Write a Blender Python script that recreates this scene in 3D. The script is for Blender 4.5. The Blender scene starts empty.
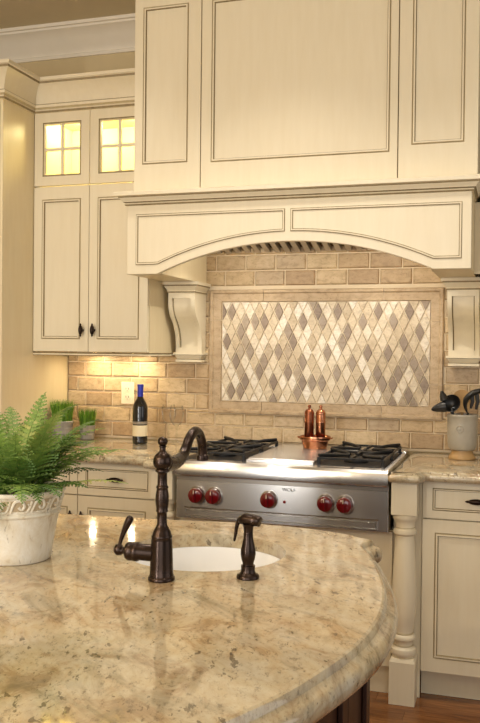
import bpy, bmesh, math, random
from math import sin, cos, pi, radians, sqrt
from mathutils import Vector, Matrix

random.seed(7)
scene = bpy.context.scene
COL = scene.collection

# ------------------------------------------------------------------ materials
def srgb(r, g, b):
    def c(v):
        v /= 255.0
        return v / 12.92 if v <= 0.04045 else ((v + 0.055) / 1.055) ** 2.4
    return (c(r), c(g), c(b), 1.0)

class NT:
    def __init__(self, name):
        self.m = bpy.data.materials.new(name)
        self.m.use_nodes = True
        self.t = self.m.node_tree
        self.b = self.t.nodes['Principled BSDF']
        self.out = self.t.nodes['Material Output']
    def n(self, kind, **kw):
        nd = self.t.nodes.new(kind)
        for k, v in kw.items():
            if k in nd.inputs.keys():
                nd.inputs[k].default_value = v
            else:
                setattr(nd, k, v)
        return nd
    def l(self, a, ao, b, bi):
        self.t.links.new(a.outputs[ao], b.inputs[bi])
    def coord(self, scale=(1, 1, 1), rot=(0, 0, 0)):
        tc = self.n('ShaderNodeTexCoord')
        mp = self.n('ShaderNodeMapping')
        mp.inputs['Scale'].default_value = scale
        mp.inputs['Rotation'].default_value = rot
        self.l(tc, 'Object', mp, 'Vector')
        return mp
    def grain(self, deg, scale):
        """coordinates turned about z first, then scaled, so the long axis lies along deg"""
        tc = self.n('ShaderNodeTexCoord')
        a = self.n('ShaderNodeMapping'); a.inputs['Rotation'].default_value = (0, 0, radians(-deg))
        b = self.n('ShaderNodeMapping'); b.inputs['Scale'].default_value = scale
        self.l(tc, 'Object', a, 'Vector'); self.l(a, 'Vector', b, 'Vector')
        return b
    def noise(self, vec, scale, detail=4, rough=0.55, dist=0.0):
        nz = self.n('ShaderNodeTexNoise')
        nz.inputs['Scale'].default_value = scale
        nz.inputs['Detail'].default_value = detail
        nz.inputs['Roughness'].default_value = rough
        nz.inputs['Distortion'].default_value = dist
        if vec: self.l(vec, 'Vector', nz, 'Vector')
        return nz
    def ramp(self, src, out, stops, interp='LINEAR'):
        r = self.n('ShaderNodeValToRGB')
        r.color_ramp.interpolation = interp
        els = r.color_ramp.elements
        while len(els) < len(stops): els.new(0.5)
        for e, (p, c) in zip(els, stops):
            e.position = p; e.color = c
        self.l(src, out, r, 'Fac')
        return r
    def mix(self, fac, a, b, blend='MIX'):
        """fac: (node,out) or float; a,b: (node,out) or colour"""
        mx = self.n('ShaderNodeMix', data_type='RGBA', blend_type=blend)
        for idx, v in ((0, fac), (6, a), (7, b)):
            if isinstance(v, tuple) and len(v) == 2:
                self.t.links.new(v[0].outputs[v[1]], mx.inputs[idx])
            else:
                mx.inputs[idx].default_value = v
        return mx
    def base(self, node, out):
        self.l(node, out, self.b, 'Base Color')
    def bump(self, node, out, strength=0.2, dist=0.002):
        bp = self.n('ShaderNodeBump')
        bp.inputs['Strength'].default_value = strength
        bp.inputs['Distance'].default_value = dist
        self.l(node, out, bp, 'Height')
        self.l(bp, 'Normal', self.b, 'Normal')
    def set(self, **kw):
        for k, v in kw.items():
            self.b.inputs[k.replace('_', ' ')].default_value = v
        return self

def paint(name, c1, c2, rough=0.38, streak=True):
    t = NT(name)
    v = t.coord((14, 14, 1.6) if streak else (3, 3, 3))
    nz = t.noise(v, 3.0, 5, 0.6)
    r = t.ramp(nz, 'Fac', [(0.3, c1), (0.7, c2)])
    t.base(r, 'Color')
    t.bump(nz, 'Fac', 0.06, 0.001)
    t.set(Roughness=rough)
    return t.m

M = {}
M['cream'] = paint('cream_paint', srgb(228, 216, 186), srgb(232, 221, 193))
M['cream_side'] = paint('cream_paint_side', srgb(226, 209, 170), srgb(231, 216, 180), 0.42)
M['glaze'] = paint('brown_glaze', srgb(132, 116, 82), srgb(160, 142, 106), 0.55)
M['glaze_soft'] = paint('soft_glaze', srgb(184, 168, 132), srgb(202, 186, 150), 0.5)
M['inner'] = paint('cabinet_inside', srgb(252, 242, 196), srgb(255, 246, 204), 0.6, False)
M['seam'] = paint('shadow_gap', srgb(70, 52, 32), srgb(84, 64, 40), 0.8, False)
M['ceiling'] = paint('ceiling_paint', srgb(212, 198, 166), srgb(216, 202, 170), 0.9, False)
M['wall'] = paint('wall_paint', srgb(206, 188, 148), srgb(210, 192, 152), 0.9, False)
M['trim'] = paint('trim_paint', srgb(232, 224, 206), srgb(236, 228, 212), 0.5, False)
M['porcelain'] = paint('white_porcelain', srgb(244, 243, 240), srgb(246, 245, 243), 0.08, False)
M['outlet'] = paint('almond_plastic', srgb(236, 224, 196), srgb(238, 227, 200), 0.35, False)
M['outlet_dark'] = paint('slot_dark', srgb(60, 50, 40), srgb(70, 58, 46), 0.6, False)

def granite():
    t = NT('gold_granite')
    v1 = t.grain(-52, (1.0, 1.5, 1.2))
    big = t.noise(v1, 2.6, 4, 0.55, 0.8)
    cb = t.ramp(big, 'Fac', [(0.30, srgb(152, 146, 124)), (0.44, srgb(176, 164, 134)), (0.55, srgb(186, 164, 122)), (0.66, srgb(172, 162, 138))])
    med = t.noise(v1, 8.5, 9, 0.70, 0.9)
    cm = t.ramp(med, 'Fac', [(0.30, srgb(106, 78, 46)), (0.40, srgb(148, 114, 72)), (0.47, srgb(182, 163, 125)), (0.60, srgb(202, 191, 160)), (0.72, srgb(168, 162, 142))])
    m1 = t.mix(0.58, (cb, 'Color'), (cm, 'Color'))
    # grey-green veins drifting across
    v2 = t.grain(-40, (1.0, 3.0, 2.0))
    vein = t.noise(v2, 4.0, 6, 0.62, 0.8)
    cv = t.ramp(vein, 'Fac', [(0.36, srgb(176, 174, 162)), (0.48, srgb(255, 255, 255)), (0.62, srgb(255, 250, 236)), (0.74, srgb(214, 196, 164))])
    m2 = t.mix(0.7, (m1, 2), (cv, 'Color'), 'MULTIPLY')
    # crystalline grain
    v3 = t.grain(-70, (0.62, 1.2, 1))
    g = t.noise(v3, 85, 5, 0.75)
    gr = t.ramp(g, 'Fac', [(0.34, srgb(120, 102, 72)), (0.46, srgb(244, 240, 230)), (0.7, srgb(255, 255, 255))])
    m3 = t.mix(0.6, (m2, 2), (gr, 'Color'), 'MULTIPLY')
    # dark mineral flecks of uneven size, gathered in drifts
    f = t.noise(v3, 46, 4, 0.62, 0.3)
    drift = t.noise(v1, 4.6, 4, 0.6, 0.6)
    ad = t.n('ShaderNodeMath', operation='MULTIPLY_ADD')
    t.l(drift, 'Fac', ad, 0); ad.inputs[1].default_value = 0.46; ad.inputs[2].default_value = -0.23
    sb = t.n('ShaderNodeMath', operation='ADD'); t.l(f, 'Fac', sb, 0); t.l(ad, 0, sb, 1)
    fl = t.ramp(sb, 0, [(0.325, srgb(84, 66, 40)), (0.372, srgb(255, 255, 255))])
    m4 = t.mix(0.72, (m3, 2), (fl, 'Color'), 'MULTIPLY')
    m5 = t.mix(1.0, (m4, 2), srgb(248, 248, 255), 'MULTIPLY')
    m5b = t.n('ShaderNodeGamma'); m5b.inputs['Gamma'].default_value = 0.86
    t.l(m5, 2, m5b, 'Color')
    t.base(m5b, 'Color')
    t.set(Roughness=0.085)
    t.b.inputs['IOR'].default_value = 1.55
    t.b.inputs['Coat Weight'].default_value = 0.4
    t.b.inputs['Coat Roughness'].default_value = 0.03
    return t.m
M['granite'] = granite()

def tile(name, stops, rough=0.5, nscale=22):
    """stone tile: the per-tile tone attribute picks the colour, noise mottles it"""
    t = NT(name)
    at = t.n('ShaderNodeAttribute', attribute_name='tone')
    r = t.ramp(at, 'Fac', stops)
    v = t.coord((1, 1, 1.7))
    nz = t.noise(v, nscale, 7, 0.7, 0.5)
    mt = t.ramp(nz, 'Fac', [(0.28, srgb(176, 160, 138)), (0.5, srgb(236, 230, 220)), (0.7, srgb(255, 255, 255))])
    mx = t.mix(0.75, (r, 'Color'), (mt, 'Color'), 'MULTIPLY')
    pit = t.noise(v, 90, 3, 0.6)
    pr = t.ramp(pit, 'Fac', [(0.28, srgb(150, 126, 96)), (0.38, srgb(255, 255, 255))])
    m2 = t.mix(0.5, (mx, 2), (pr, 'Color'), 'MULTIPLY')
    t.base(m2, 2)
    t.bump(nz, 'Fac', 0.25, 0.002)
    t.set(Roughness=rough)
    return t.m
M['subway'] = tile('travertine_subway', [(0.0, srgb(180, 154, 120)), (0.35, srgb(205, 181, 144)), (0.7, srgb(218, 197, 160)), (1.0, srgb(190, 169, 140))])
M['border'] = tile('travertine_border', [(0.0, srgb(188, 165, 132)), (1.0, srgb(206, 184, 152))])
M['diamond'] = tile('diamond_stone', [(0.0, srgb(148, 130, 114)), (0.22, srgb(172, 156, 138)), (0.40, srgb(208, 191, 162)),
                                      (0.62, srgb(228, 214, 188)), (0.85, srgb(241, 232, 214)), (1.0, srgb(246, 240, 228))], 0.4, 30)
M['grout'] = paint('grout', srgb(222, 206, 176), srgb(230, 214, 186), 0.9, False)

def metal(name, col, rough, brush=None, metallic=1.0, var=0.06):
    t = NT(name)
    v = t.coord(brush or (1, 1, 1))
    nz = t.noise(v, 60 if brush else 18, 4, 0.6)
    a = tuple(max(0, x * (1 - var * 2)) for x in col[:3]) + (1,)
    b = tuple(min(1, x * (1 + var)) for x in col[:3]) + (1,)
    r = t.ramp(nz, 'Fac', [(0.3, a), (0.7, b)])
    t.base(r, 'Color')
    rr = t.n('ShaderNodeMapRange'); t.l(nz, 'Fac', rr, 'Value')
    rr.inputs['To Min'].default_value = rough * 0.8; rr.inputs['To Max'].default_value = rough * 1.25
    t.l(rr, 'Result', t.b, 'Roughness')
    if brush: t.bump(nz, 'Fac', 0.05, 0.0006)
    t.set(Metallic=metallic)
    return t.m
def brushed(name, col, rough, aniso):
    """stainless with a horizontal grain: highlights smear vertically"""
    t = NT(name)
    nz = t.noise(t.coord((0.4, 40, 40)), 30, 3, 0.6)
    a = tuple(x * .86 for x in col[:3]) + (1,)
    t.base(t.ramp(nz, 'Fac', [(.3, a), (.7, col)]), 'Color')
    tg = t.n('ShaderNodeTangent', direction_type='RADIAL', axis='X')
    t.l(tg, 'Tangent', t.b, 'Tangent')
    t.set(Metallic=1.0, Roughness=rough, Anisotropic=aniso)
    return t.m
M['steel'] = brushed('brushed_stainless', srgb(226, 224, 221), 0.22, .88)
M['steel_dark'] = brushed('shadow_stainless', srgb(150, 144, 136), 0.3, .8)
M['filter'] = metal('filter_stainless', srgb(206, 200, 190), 0.45, None, .85)
M['chrome'] = metal('polished_bezel', srgb(214, 210, 204), 0.12)
M['bronze'] = metal('oil_rubbed_bronze', srgb(62, 50, 44), 0.26, None, 0.9, 0.15)
M['pull'] = metal('dark_bronze_pull', srgb(52, 40, 32), 0.34, None, 0.85, 0.15)
M['iron'] = metal('cast_iron', srgb(30, 29, 29), 0.42, None, 0.3, 0.2)
M['copper'] = metal('copper', srgb(206, 142, 108), 0.2, None, 1.0, 0.1)
M['copper_dark'] = metal('aged_copper', srgb(150, 92, 66), 0.3, None, 1.0, 0.15)
M['zinc'] = paint('galvanised_grey', srgb(128, 124, 116), srgb(160, 156, 146), 0.55)

def simple(name, c1, c2, rough, scale=8, **kw):
    t = NT(name)
    nz = t.noise(t.coord(), scale, 5, 0.6)
    t.base(t.ramp(nz, 'Fac', [(0.3, c1), (0.7, c2)]), 'Color')
    t.set(Roughness=rough, **kw)
    return t.m
M['red'] = simple('red_knob', srgb(92, 7, 14), srgb(108, 12, 20), 0.14, Coat_Weight=0.6)
M['black_plastic'] = simple('black_nylon', srgb(24, 23, 23), srgb(32, 31, 30), 0.4)
M['bottle'] = simple('dark_bottle_glass', srgb(16, 14, 14), srgb(22, 18, 18), 0.06, Coat_Weight=0.5)
M['foil'] = simple('blue_foil', srgb(38, 44, 150), srgb(52, 60, 176), 0.3, Metallic=0.3)
M['label_cream'] = simple('label_paper', srgb(226, 210, 172), srgb(232, 217, 182), 0.7)
M['label_grey'] = simple('label_band', srgb(126, 118, 104), srgb(150, 140, 122), 0.6, 60)
M['soil'] = simple('potting_soil', srgb(40, 30, 20), srgb(62, 48, 32), 0.95, 90)
M['crock'] = simple('grey_stoneware', srgb(156, 148, 132), srgb(172, 163, 145), 0.35, 14)
M['crock_foot'] = simple('tan_stone_foot', srgb(158, 124, 78), srgb(176, 142, 92), 0.4, 20)
M['wood_spoon'] = simple('wooden_spoon', srgb(176, 138, 86), srgb(196, 158, 104), 0.6, 20)
M['ink'] = simple('badge_ink', srgb(30, 28, 28), srgb(36, 34, 34), 0.5)
M['led'] = simple('indicator', srgb(120, 10, 14), srgb(130, 14, 18), 0.3)

def whitewash():
    t = NT('whitewashed_terracotta')
    v = t.coord((1, 1, 0.5))
    nz = t.noise(v, 26, 8, 0.7, 0.6)
    r = t.ramp(nz, 'Fac', [(0.3, srgb(176, 152, 118)), (0.42, srgb(222, 212, 190)), (0.62, srgb(236, 231, 218))])
    f = t.noise(t.coord((1, 1, 0.3)), 70, 3, 0.6)
    fr = t.ramp(f, 'Fac', [(0.30, srgb(120, 98, 70)), (0.37, srgb(255, 255, 255))])
    t.base(t.mix(0.6, (r, 'Color'), (fr, 'Color'), 'MULTIPLY'), 2)
    t.bump(nz, 'Fac', 0.3, 0.002)
    t.set(Roughness=0.75)
    return t.m
M['whitewash'] = whitewash()
M['whitewash_dark'] = simple('washed_recess', srgb(170, 148, 116), srgb(204, 186, 154), 0.8, 40)

def wood(name, c1, c2, c3, rough, grain=(1.2, 14, 14), scale=3.0, planks=False):
    t = NT(name)
    v = t.coord(grain)
    nz = t.noise(v, scale, 8, 0.6, 1.2)
    r = t.ramp(nz, 'Fac', [(0.28, c1), (0.5, c2), (0.75, c3)])
    node, out = r, 'Color'
    if planks:
        at = t.n('ShaderNodeAttribute', attribute_name='tone')
        rr = t.ramp(at, 'Fac', [(0, srgb(190, 180, 176)), (1, srgb(255, 255, 255))])
        node = t.mix(0.9, (r, 'Color'), (rr, 'Color'), 'MULTIPLY'); out = 2
    t.base(node, out)
    t.bump(nz, 'Fac', 0.05, 0.001)
    t.set(Roughness=rough)
    return t.m
M['floor'] = wood('red_oak_floor', srgb(100, 60, 28), srgb(138, 88, 44), srgb(164, 108, 58), 0.24, planks=True)
M['darkwood'] = wood('espresso_wood', srgb(40, 22, 14), srgb(56, 32, 20), srgb(72, 43, 27), 0.36, (12, 12, 1.0))

def leaf(name, stops):
    t = NT(name)
    at = t.n('ShaderNodeAttribute', attribute_name='tone')
    r = t.ramp(at, 'Fac', stops)
    nz = t.noise(t.coord(), 40, 3)
    mt = t.ramp(nz, 'Fac', [(0.3, srgb(215, 220, 205)), (0.7, srgb(255, 255, 255))])
    mx = t.mix(0.6, (r, 'Color'), (mt, 'Color'), 'MULTIPLY')
    t.base(mx, 2)
    t.set(Roughness=0.5)
    tr = t.n('ShaderNodeBsdfTranslucent'); t.l(mx, 2, tr, 'Color')
    ms = t.n('ShaderNodeMixShader'); ms.inputs[0].default_value = 0.22
    t.l(t.b, 'BSDF', ms, 1); t.l(tr, 'BSDF', ms, 2); t.l(ms, 'Shader', t.out, 'Surface')
    return t.m
M['fern'] = leaf('fern_leaf', [(0, srgb(58, 90, 36)), (0.5, srgb(104, 138, 58)), (0.85, srgb(148, 172, 86)), (1, srgb(196, 192, 116))])
M['grass'] = leaf('grass_blade', [(0, srgb(70, 118, 30)), (0.6, srgb(116, 164, 46)), (1, srgb(160, 194, 78))])

def clear_glass(name, tint=(1, 1, 1, 1), gloss=0.05, blend=0.25, strength=1.0):
    """thin clear pane: mostly transparent with a Fresnel reflection"""
    t = NT(name)
    tp = t.n('ShaderNodeBsdfTransparent'); tp.inputs['Color'].default_value = tint
    gl = t.n('ShaderNodeBsdfGlossy'); gl.inputs['Roughness'].default_value = gloss
    lw = t.n('ShaderNodeLayerWeight'); lw.inputs['Blend'].default_value = blend
    nz = t.noise(t.coord((6, 6, 3)), 8, 2)
    bp = t.n('ShaderNodeBump'); bp.inputs['Strength'].default_value = 0.1
    t.l(nz, 'Fac', bp, 'Height'); t.l(bp, 'Normal', gl, 'Normal')
    ms = t.n('ShaderNodeMixShader')
    sc_ = t.n('ShaderNodeMath', operation='MULTIPLY'); t.l(lw, 'Fresnel', sc_, 0); sc_.inputs[1].default_value = strength
    t.l(sc_, 0, ms, 0); t.l(tp, 'BSDF', ms, 1); t.l(gl, 'BSDF', ms, 2)
    t.l(ms, 'Shader', t.out, 'Surface')
    return t.m
M['pane'] = clear_glass('cabinet_pane', (0.98, 0.97, 0.9, 1))
M['stemware'] = clear_glass('stemware', (0.97, 0.97, 0.96, 1), 0.03, .22, .6)

def emit(name, col, s):
    t = NT(name)
    nz = t.noise(t.coord(), 5, 2)
    r = t.ramp(nz, 'Fac', [(0, col), (1, col)])
    t.l(r, 'Color', t.b, 'Emission Color')
    t.b.inputs['Emission Strength'].default_value = s
    t.b.inputs['Base Color'].default_value = col
    return t.m
M['lamp'] = emit('warm_lamp', srgb(255, 232, 180), 14)

# ------------------------------------------------------------------ mesh builder
def catmull(pts, n=6, closed=False):
    P = [Vector(p) for p in pts]; out = []; N = len(P)
    rng = range(N if closed else N - 1)
    for i in rng:
        if closed: a, b, c, d = P[(i - 1) % N], P[i], P[(i + 1) % N], P[(i + 2) % N]
        else: a, b, c, d = P[max(i - 1, 0)], P[i], P[i + 1], P[min(i + 2, N - 1)]
        for k in range(n):
            t = k / n
            out.append(0.5 * ((2 * b) + (c - a) * t + (2 * a - 5 * b + 4 * c - d) * t * t + (3 * b - a - 3 * c + d) * t ** 3))
    if not closed: out.append(P[-1])
    return out

class MB:
    def __init__(self):
        self.v = []; self.f = []; self.m = []; self.t = []
    def add(self, vs, fs, mi=0, tone=0.5):
        o = len(self.v)
        self.v += [tuple(p) for p in vs]
        for k, f in enumerate(fs):
            self.f.append([i + o for i in f])
            self.m.append(mi[k] if isinstance(mi, list) else mi)
            self.t.append(tone)
        return self
    def box(self, x0, x1, y0, y1, z0, z1, mi=0, tone=0.5):
        vs = [(x, y, z) for x in (x0, x1) for y in (y0, y1) for z in (z0, z1)]
        return self.add(vs, [(0, 1, 3, 2), (4, 6, 7, 5), (0, 4, 5, 1), (2, 3, 7, 6), (0, 2, 6, 4), (1, 5, 7, 3)], mi, tone)
    def lathe(self, prof, c=(0, 0, 0), seg=32, mat=None, mi=0, caps=True, tone=0.5):
        """prof [(radius, height)] about local z, moved by mat then to c"""
        vs = []; fs = []
        for r, z in prof:
            for k in range(seg):
                a = 2 * pi * k / seg
                p = Vector((r * cos(a), r * sin(a), z))
                if mat: p = mat @ p
                vs.append(p + Vector(c))
        for i in range(len(prof) - 1):
            for k in range(seg):
                k2 = (k + 1) % seg
                fs.append((i * seg + k, i * seg + k2, (i + 1) * seg + k2, (i + 1) * seg + k))
        if caps:
            if prof[0][0] > 1e-5: fs.append(tuple(range(seg))[::-1])
            if prof[-1][0] > 1e-5: fs.append(tuple(range((len(prof) - 1) * seg, len(prof) * seg)))
        return self.add(vs, fs, mi, tone)
    def tube(self, pts, rad, seg=14, mi=0, tone=0.5, squash=1.0):
        P = [Vector(p) for p in pts]; n = len(P)
        if not isinstance(rad, (list, tuple)): rad = [rad] * n
        vs = []; fs = []
        prev = None
        for i in range(n):
            d = (P[min(i + 1, n - 1)] - P[max(i - 1, 0)]).normalized()
            if prev is None:
                u = d.cross(Vector((0, 0, 1)))
                if u.length < 1e-3: u = d.cross(Vector((0, 1, 0)))
                u.normalize()
            else:
                u = (prev - d * prev.dot(d)).normalized()
            prev = u
            w = d.cross(u)
            for k in range(seg):
                a = 2 * pi * k / seg
                vs.append(P[i] + u * (rad[i] * cos(a)) + w * (rad[i] * squash * sin(a)))
        for i in range(n - 1):
            for k in range(seg):
                k2 = (k + 1) % seg
                fs.append((i * seg + k, i * seg + k2, (i + 1) * seg + k2, (i + 1) * seg + k))
        fs.append(tuple(range(seg))[::-1]); fs.append(tuple(range((n - 1) * seg, n * seg)))
        return self.add(vs, fs, mi, tone)
    def sweep(self, path, prof, closed=False, fn=None, segs=None, mis=None, cap=True, close_prof=False):
        """prof [(out, h)] swept along a 2-D path with mitred corners; out is to the right of travel"""
        P = [Vector((p[0], p[1])) for p in path]; n = len(P)
        fn = fn or (lambda u, v, h: (u, v, h))
        nor = []
        for i in range(n):
            ds = []
            if closed or i > 0: ds.append((P[i] - P[i - 1]).normalized())
            if closed or i < n - 1: ds.append((P[(i + 1) % n] - P[i]).normalized())
            ns = [Vector((d.y, -d.x)) for d in ds]
            m = sum(ns, Vector((0, 0)))
            if m.length < 1e-6: m = ns[0]
            m.normalize()
            m = m / max(0.35, m.dot(ns[0]))
            nor.append(m)
        k = len(prof); vs = []; fs = []; ml = []
        for i in range(n):
            for o, h in prof:
                q = P[i] + nor[i] * o
                vs.append(fn(q.x, q.y, h))
        rng = range(n if closed else n - 1)
        if segs: rng = range(*segs)
        for i in rng:
            j = (i + 1) % n
            for a in range(k if close_prof else k - 1):
                b = (a + 1) % k
                fs.append((i * k + a, j * k + a, j * k + b, i * k + b)); ml.append(mis[a] if mis else 0)
        if cap and not closed:
            r = list(rng)
            fs.append(tuple(r[0] * k + a for a in range(k))); ml.append(0)
            fs.append(tuple((r[-1] + 1) * k + a for a in range(k))); ml.append(0)
        return self.add(vs, fs, ml)
    def prism(self, poly, z0, z1, fn=None, mi=0):
        fn = fn or (lambda u, v, h: (u, v, h)); n = len(poly)
        vs = [fn(p[0], p[1], z0) for p in poly] + [fn(p[0], p[1], z1) for p in poly]
        fs = [tuple(range(n))[::-1], tuple(range(n, 2 * n))] + [(i, (i + 1) % n, n + (i + 1) % n, n + i) for i in range(n)]
        return self.add(vs, fs, mi)
    def panel(self, x0, x1, z0, z1, y, t, inset, loops, hole=False):
        """slab facing -y with a moulded rectangular inset; inset (x0,x1,z0,z1); loops [(offset, depth, material)]"""
        def rect(a, b, c, d, yy): return [(a, yy, c), (b, yy, c), (b, yy, d), (a, yy, d)]
        vs = rect(x0, x1, z0, z1, y); fs = []; ml = []
        a, b, c, d = inset
        for o, dep, mi in loops:
            vs += rect(a + o, b - o, c + o, d - o, y + dep)
        for L in range(len(loops)):
            for k in range(4):
                k2 = (k + 1) % 4
                fs.append((L * 4 + k, L * 4 + k2, L * 4 + 4 + k2, L * 4 + 4 + k)); ml.append(loops[L][2] if L else 0)
        n = len(loops) * 4
        if not hole:
            fs.append((n, n + 1, n + 2, n + 3)); ml.append(0)
            vs += rect(x0, x1, z0, z1, y + t); q = n + 4
            fs.append((q + 3, q + 2, q + 1, q)); ml.append(0)
            for k in range(4):
                k2 = (k + 1) % 4
                fs.append((k, q + k, q + k2, k2)); ml.append(0)
        else:
            vs += rect(x0, x1, z0, z1, y + t); q = n + 4
            vs += rect(a + loops[-1][0], b - loops[-1][0], c + loops[-1][0], d - loops[-1][0], y + t); h = q + 4
            for k in range(4):
                k2 = (k + 1) % 4
                fs.append((k, q + k, q + k2, k2)); ml.append(0)
                fs.append((n + k, n + k2, h + k2, h + k)); ml.append(0)
                fs.append((q + k, h + k, h + k2, q + k2)); ml.append(0)
        return self.add(vs, fs, ml)
    def xf(self, mat):
        self.v = [tuple(mat @ Vector(p)) for p in self.v]
        return self
    def build(self, name, mats, parent=None, bevel=0.0, angle=38, segs=2, smooth=True):
        me = bpy.data.meshes.new(name)
        off = Vector((0, 0, 0))
        p = parent
        while p is not None:
            off += p.location; p = p.parent
        me.from_pydata([tuple(Vector(q) - off) for q in self.v], [], self.f)
        if not isinstance(mats, (list, tuple)): mats = [mats]
        for m in mats: me.materials.append(m)
        me.polygons.foreach_set('material_index', self.m)
        at = me.attributes.new('tone', 'FLOAT', 'FACE')
        at.data.foreach_set('value', self.t)
        bm = bmesh.new(); bm.from_mesh(me)
        bmesh.ops.delete(bm, geom=[q for q in bm.verts if not q.link_faces], context='VERTS')
        bmesh.ops.recalc_face_normals(bm, faces=bm.faces)
        bm.to_mesh(me); bm.free()
        if smooth:
            me.polygons.foreach_set('use_smooth', [True] * len(me.polygons))
            me.set_sharp_from_angle(angle=radians(angle))
        me.update()
        o = bpy.data.objects.new(name, me); COL.objects.link(o)
        if parent: o.parent = parent
        if bevel:
            md = o.modifiers.new('edge', 'BEVEL'); md.width = bevel; md.segments = segs
            md.limit_method = 'ANGLE'; md.angle_limit = radians(40); md.harden_normals = True
        return o

def tag(o, label, cat, group=None, kind=None):
    o['label'] = label; o['category'] = cat
    if group: o['group'] = group
    if kind: o['kind'] = kind
    return o
def thing(name, label, cat, loc, group=None):
    o = bpy.data.objects.new(name, None); COL.objects.link(o)
    o.location = loc; o.empty_display_size = 0.05
    return tag(o, label, cat, group)
def struct(o):
    o['kind'] = 'structure'; return o
def copy_tree(o, parent=None):
    c = o.copy(); COL.objects.link(c)
    if parent is not None: c.parent = parent
    for ch in list(o.children): copy_tree(ch, c)
    return c
def dup(o, dloc, label=None):
    c = copy_tree(o); c.location = Vector(o.location) + Vector(dloc)
    if label: c['label'] = label
    return c

CREAM = [M['cream'], M['glaze'], M['glaze_soft']]
# moulded inset used on every door, drawer and panel: groove, bead, groove, sunk field
MOULD = [(0.0, 0.0, 0), (0.003, 0.005, 2), (0.006, -0.003, 2), (0.012, -0.003, 0), (0.0155, 0.006, 1), (0.022, 0.0065, 0)]
MOULD_S = [(0.0, 0.0, 0), (0.002, 0.004, 1), (0.0045, -0.002, 2), (0.008, -0.002, 0), (0.011, 0.005, 1), (0.016, 0.005, 0)]

# ------------------------------------------------------------------ setting
CEIL = 3.125
b = MB()
y = -6.5; row = 0
while y < 0.0:
    x = -2.6 - random.random() * 0.8
    while x < 2.6:
        L = random.uniform(0.7, 1.4)
        a0, a1 = max(x, -2.6), min(x + L, 2.6)
        if a1 > a0: b.box(a0 + .0006, a1 - .0006, y + .0006, y + .0824, -0.02, 0.0, 0, random.random())
        x += L
    y += 0.083
b.box(-2.6, 2.6, -6.5, 0.02, -0.03, -0.006, 1)
struct(b.build('floor', [M['floor'], M['seam']], smooth=False))
struct(MB().box(-2.7, 2.7, -6.5, 0.1, CEIL, CEIL + .08).build('ceiling', M['ceiling'], smooth=False))
struct(MB().box(-2.7, 2.7, 0.012, 0.1, -0.03, CEIL).build('wall_back', M['wall'], smooth=False))
struct(MB().box(-2.7, -2.6, -6.5, 0.012, -0.03, CEIL).build('wall_left', M['wall'], smooth=False))
# room crown moulding (white) where back and left walls meet the ceiling
cr = [(0, 2.975), (.012, 2.975), (.014, 2.990), (.006, 2.996), (.010, 3.010), (.030, 3.030), (.052, 3.060), (.080, 3.088),
      (.104, 3.098), (.106, 3.108), (.118, 3.110), (.122, CEIL), (0, CEIL)]
struct(MB().sweep([(2.6, .012), (-2.6, .012)][::-1], cr).build('trim_1', M['trim']))

# ------------------------------------------------------------------ tiled backsplash
FX0, FX1, FZ0, FZ1 = -1.017, 0.152, 1.086, 1.714      # border frame, outer
IX0, IX1, IZ0, IZ1 = -0.949, 0.0917, 1.1494, 1.6518    # mosaic field
BX0, BX1, BZ0, BZ1 = -1.829, 0.90, 0.936, 1.99
CZ = 0.935
bs = thing('tile_backsplash', 'travertine tile backsplash with framed diamond mosaic on the wall behind the range', 'backsplash', (-0.43, 0.0, CZ))
MB().box(BX0, BX1, 0.004, 0.0115, BZ0, BZ1).build('grout', M['grout'], bs)
b = MB()
def pillow(b, x0, x1, z0, z1, tone, y=0.0045, h=0.009, bev=0.006):
    if x1 - x0 < 0.012 or z1 - z0 < 0.012: return
    j = [random.uniform(-.0012, .0012) for _ in range(4)]
    o = [(x0, y, z0), (x1, y, z0), (x1, y, z1), (x0, y, z1)]
    q = [(x0 + bev + j[0], y - h, z0 + bev), (x1 - bev + j[1], y - h, z0 + bev + j[2]), (x1 - bev, y - h, z1 - bev + j[3]), (x0 + bev, y - h, z1 - bev)]
    b.add(o + q, [(4, 5, 6, 7)] + [(k, (k + 1) % 4, 4 + (k + 1) % 4, 4 + k) for k in range(4)], 0, tone)
TH, TW, GR = 0.0787, 0.157, 0.0045
r = 0
zr = 0.944
while zr < BZ1:
    z0, z1 = zr + GR / 2, min(zr + TH - GR / 2, BZ1)
    x = BX0 - (TW / 2 if r % 2 else 0.03) - 0.02
    while x < BX1:
        x0, x1 = max(x + GR / 2, BX0), min(x + TW - GR / 2, BX1)
        tone = random.random()
        if x1 > x0 and z1 > z0:
            # keep out of the framed field
            if z1 <= FZ0 or z0 >= FZ1: pillow(b, x0, x1, z0, z1, tone)
            else:
                zz0, zz1 = z0, z1
                if z0 < FZ0 < z1 and x1 > FX0 and x0 < FX1:
                    pillow(b, x0, x1, z0, FZ0 - .003, tone); zz0 = FZ0
                elif z0 < FZ1 < z1 and x1 > FX0 and x0 < FX1:
                    pillow(b, x0, x1, FZ1 + .003, z1, tone); zz1 = FZ1
                if x0 < FX0: pillow(b, x0, min(x1, FX0 - .003), zz0, zz1, tone)
                if x1 > FX1: pillow(b, max(x0, FX1 + .003), x1, zz0, zz1, tone)
        x += TW
    zr += TH; r += 1
b.build('subway_tiles', M['subway'], bs, smooth=False)
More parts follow.
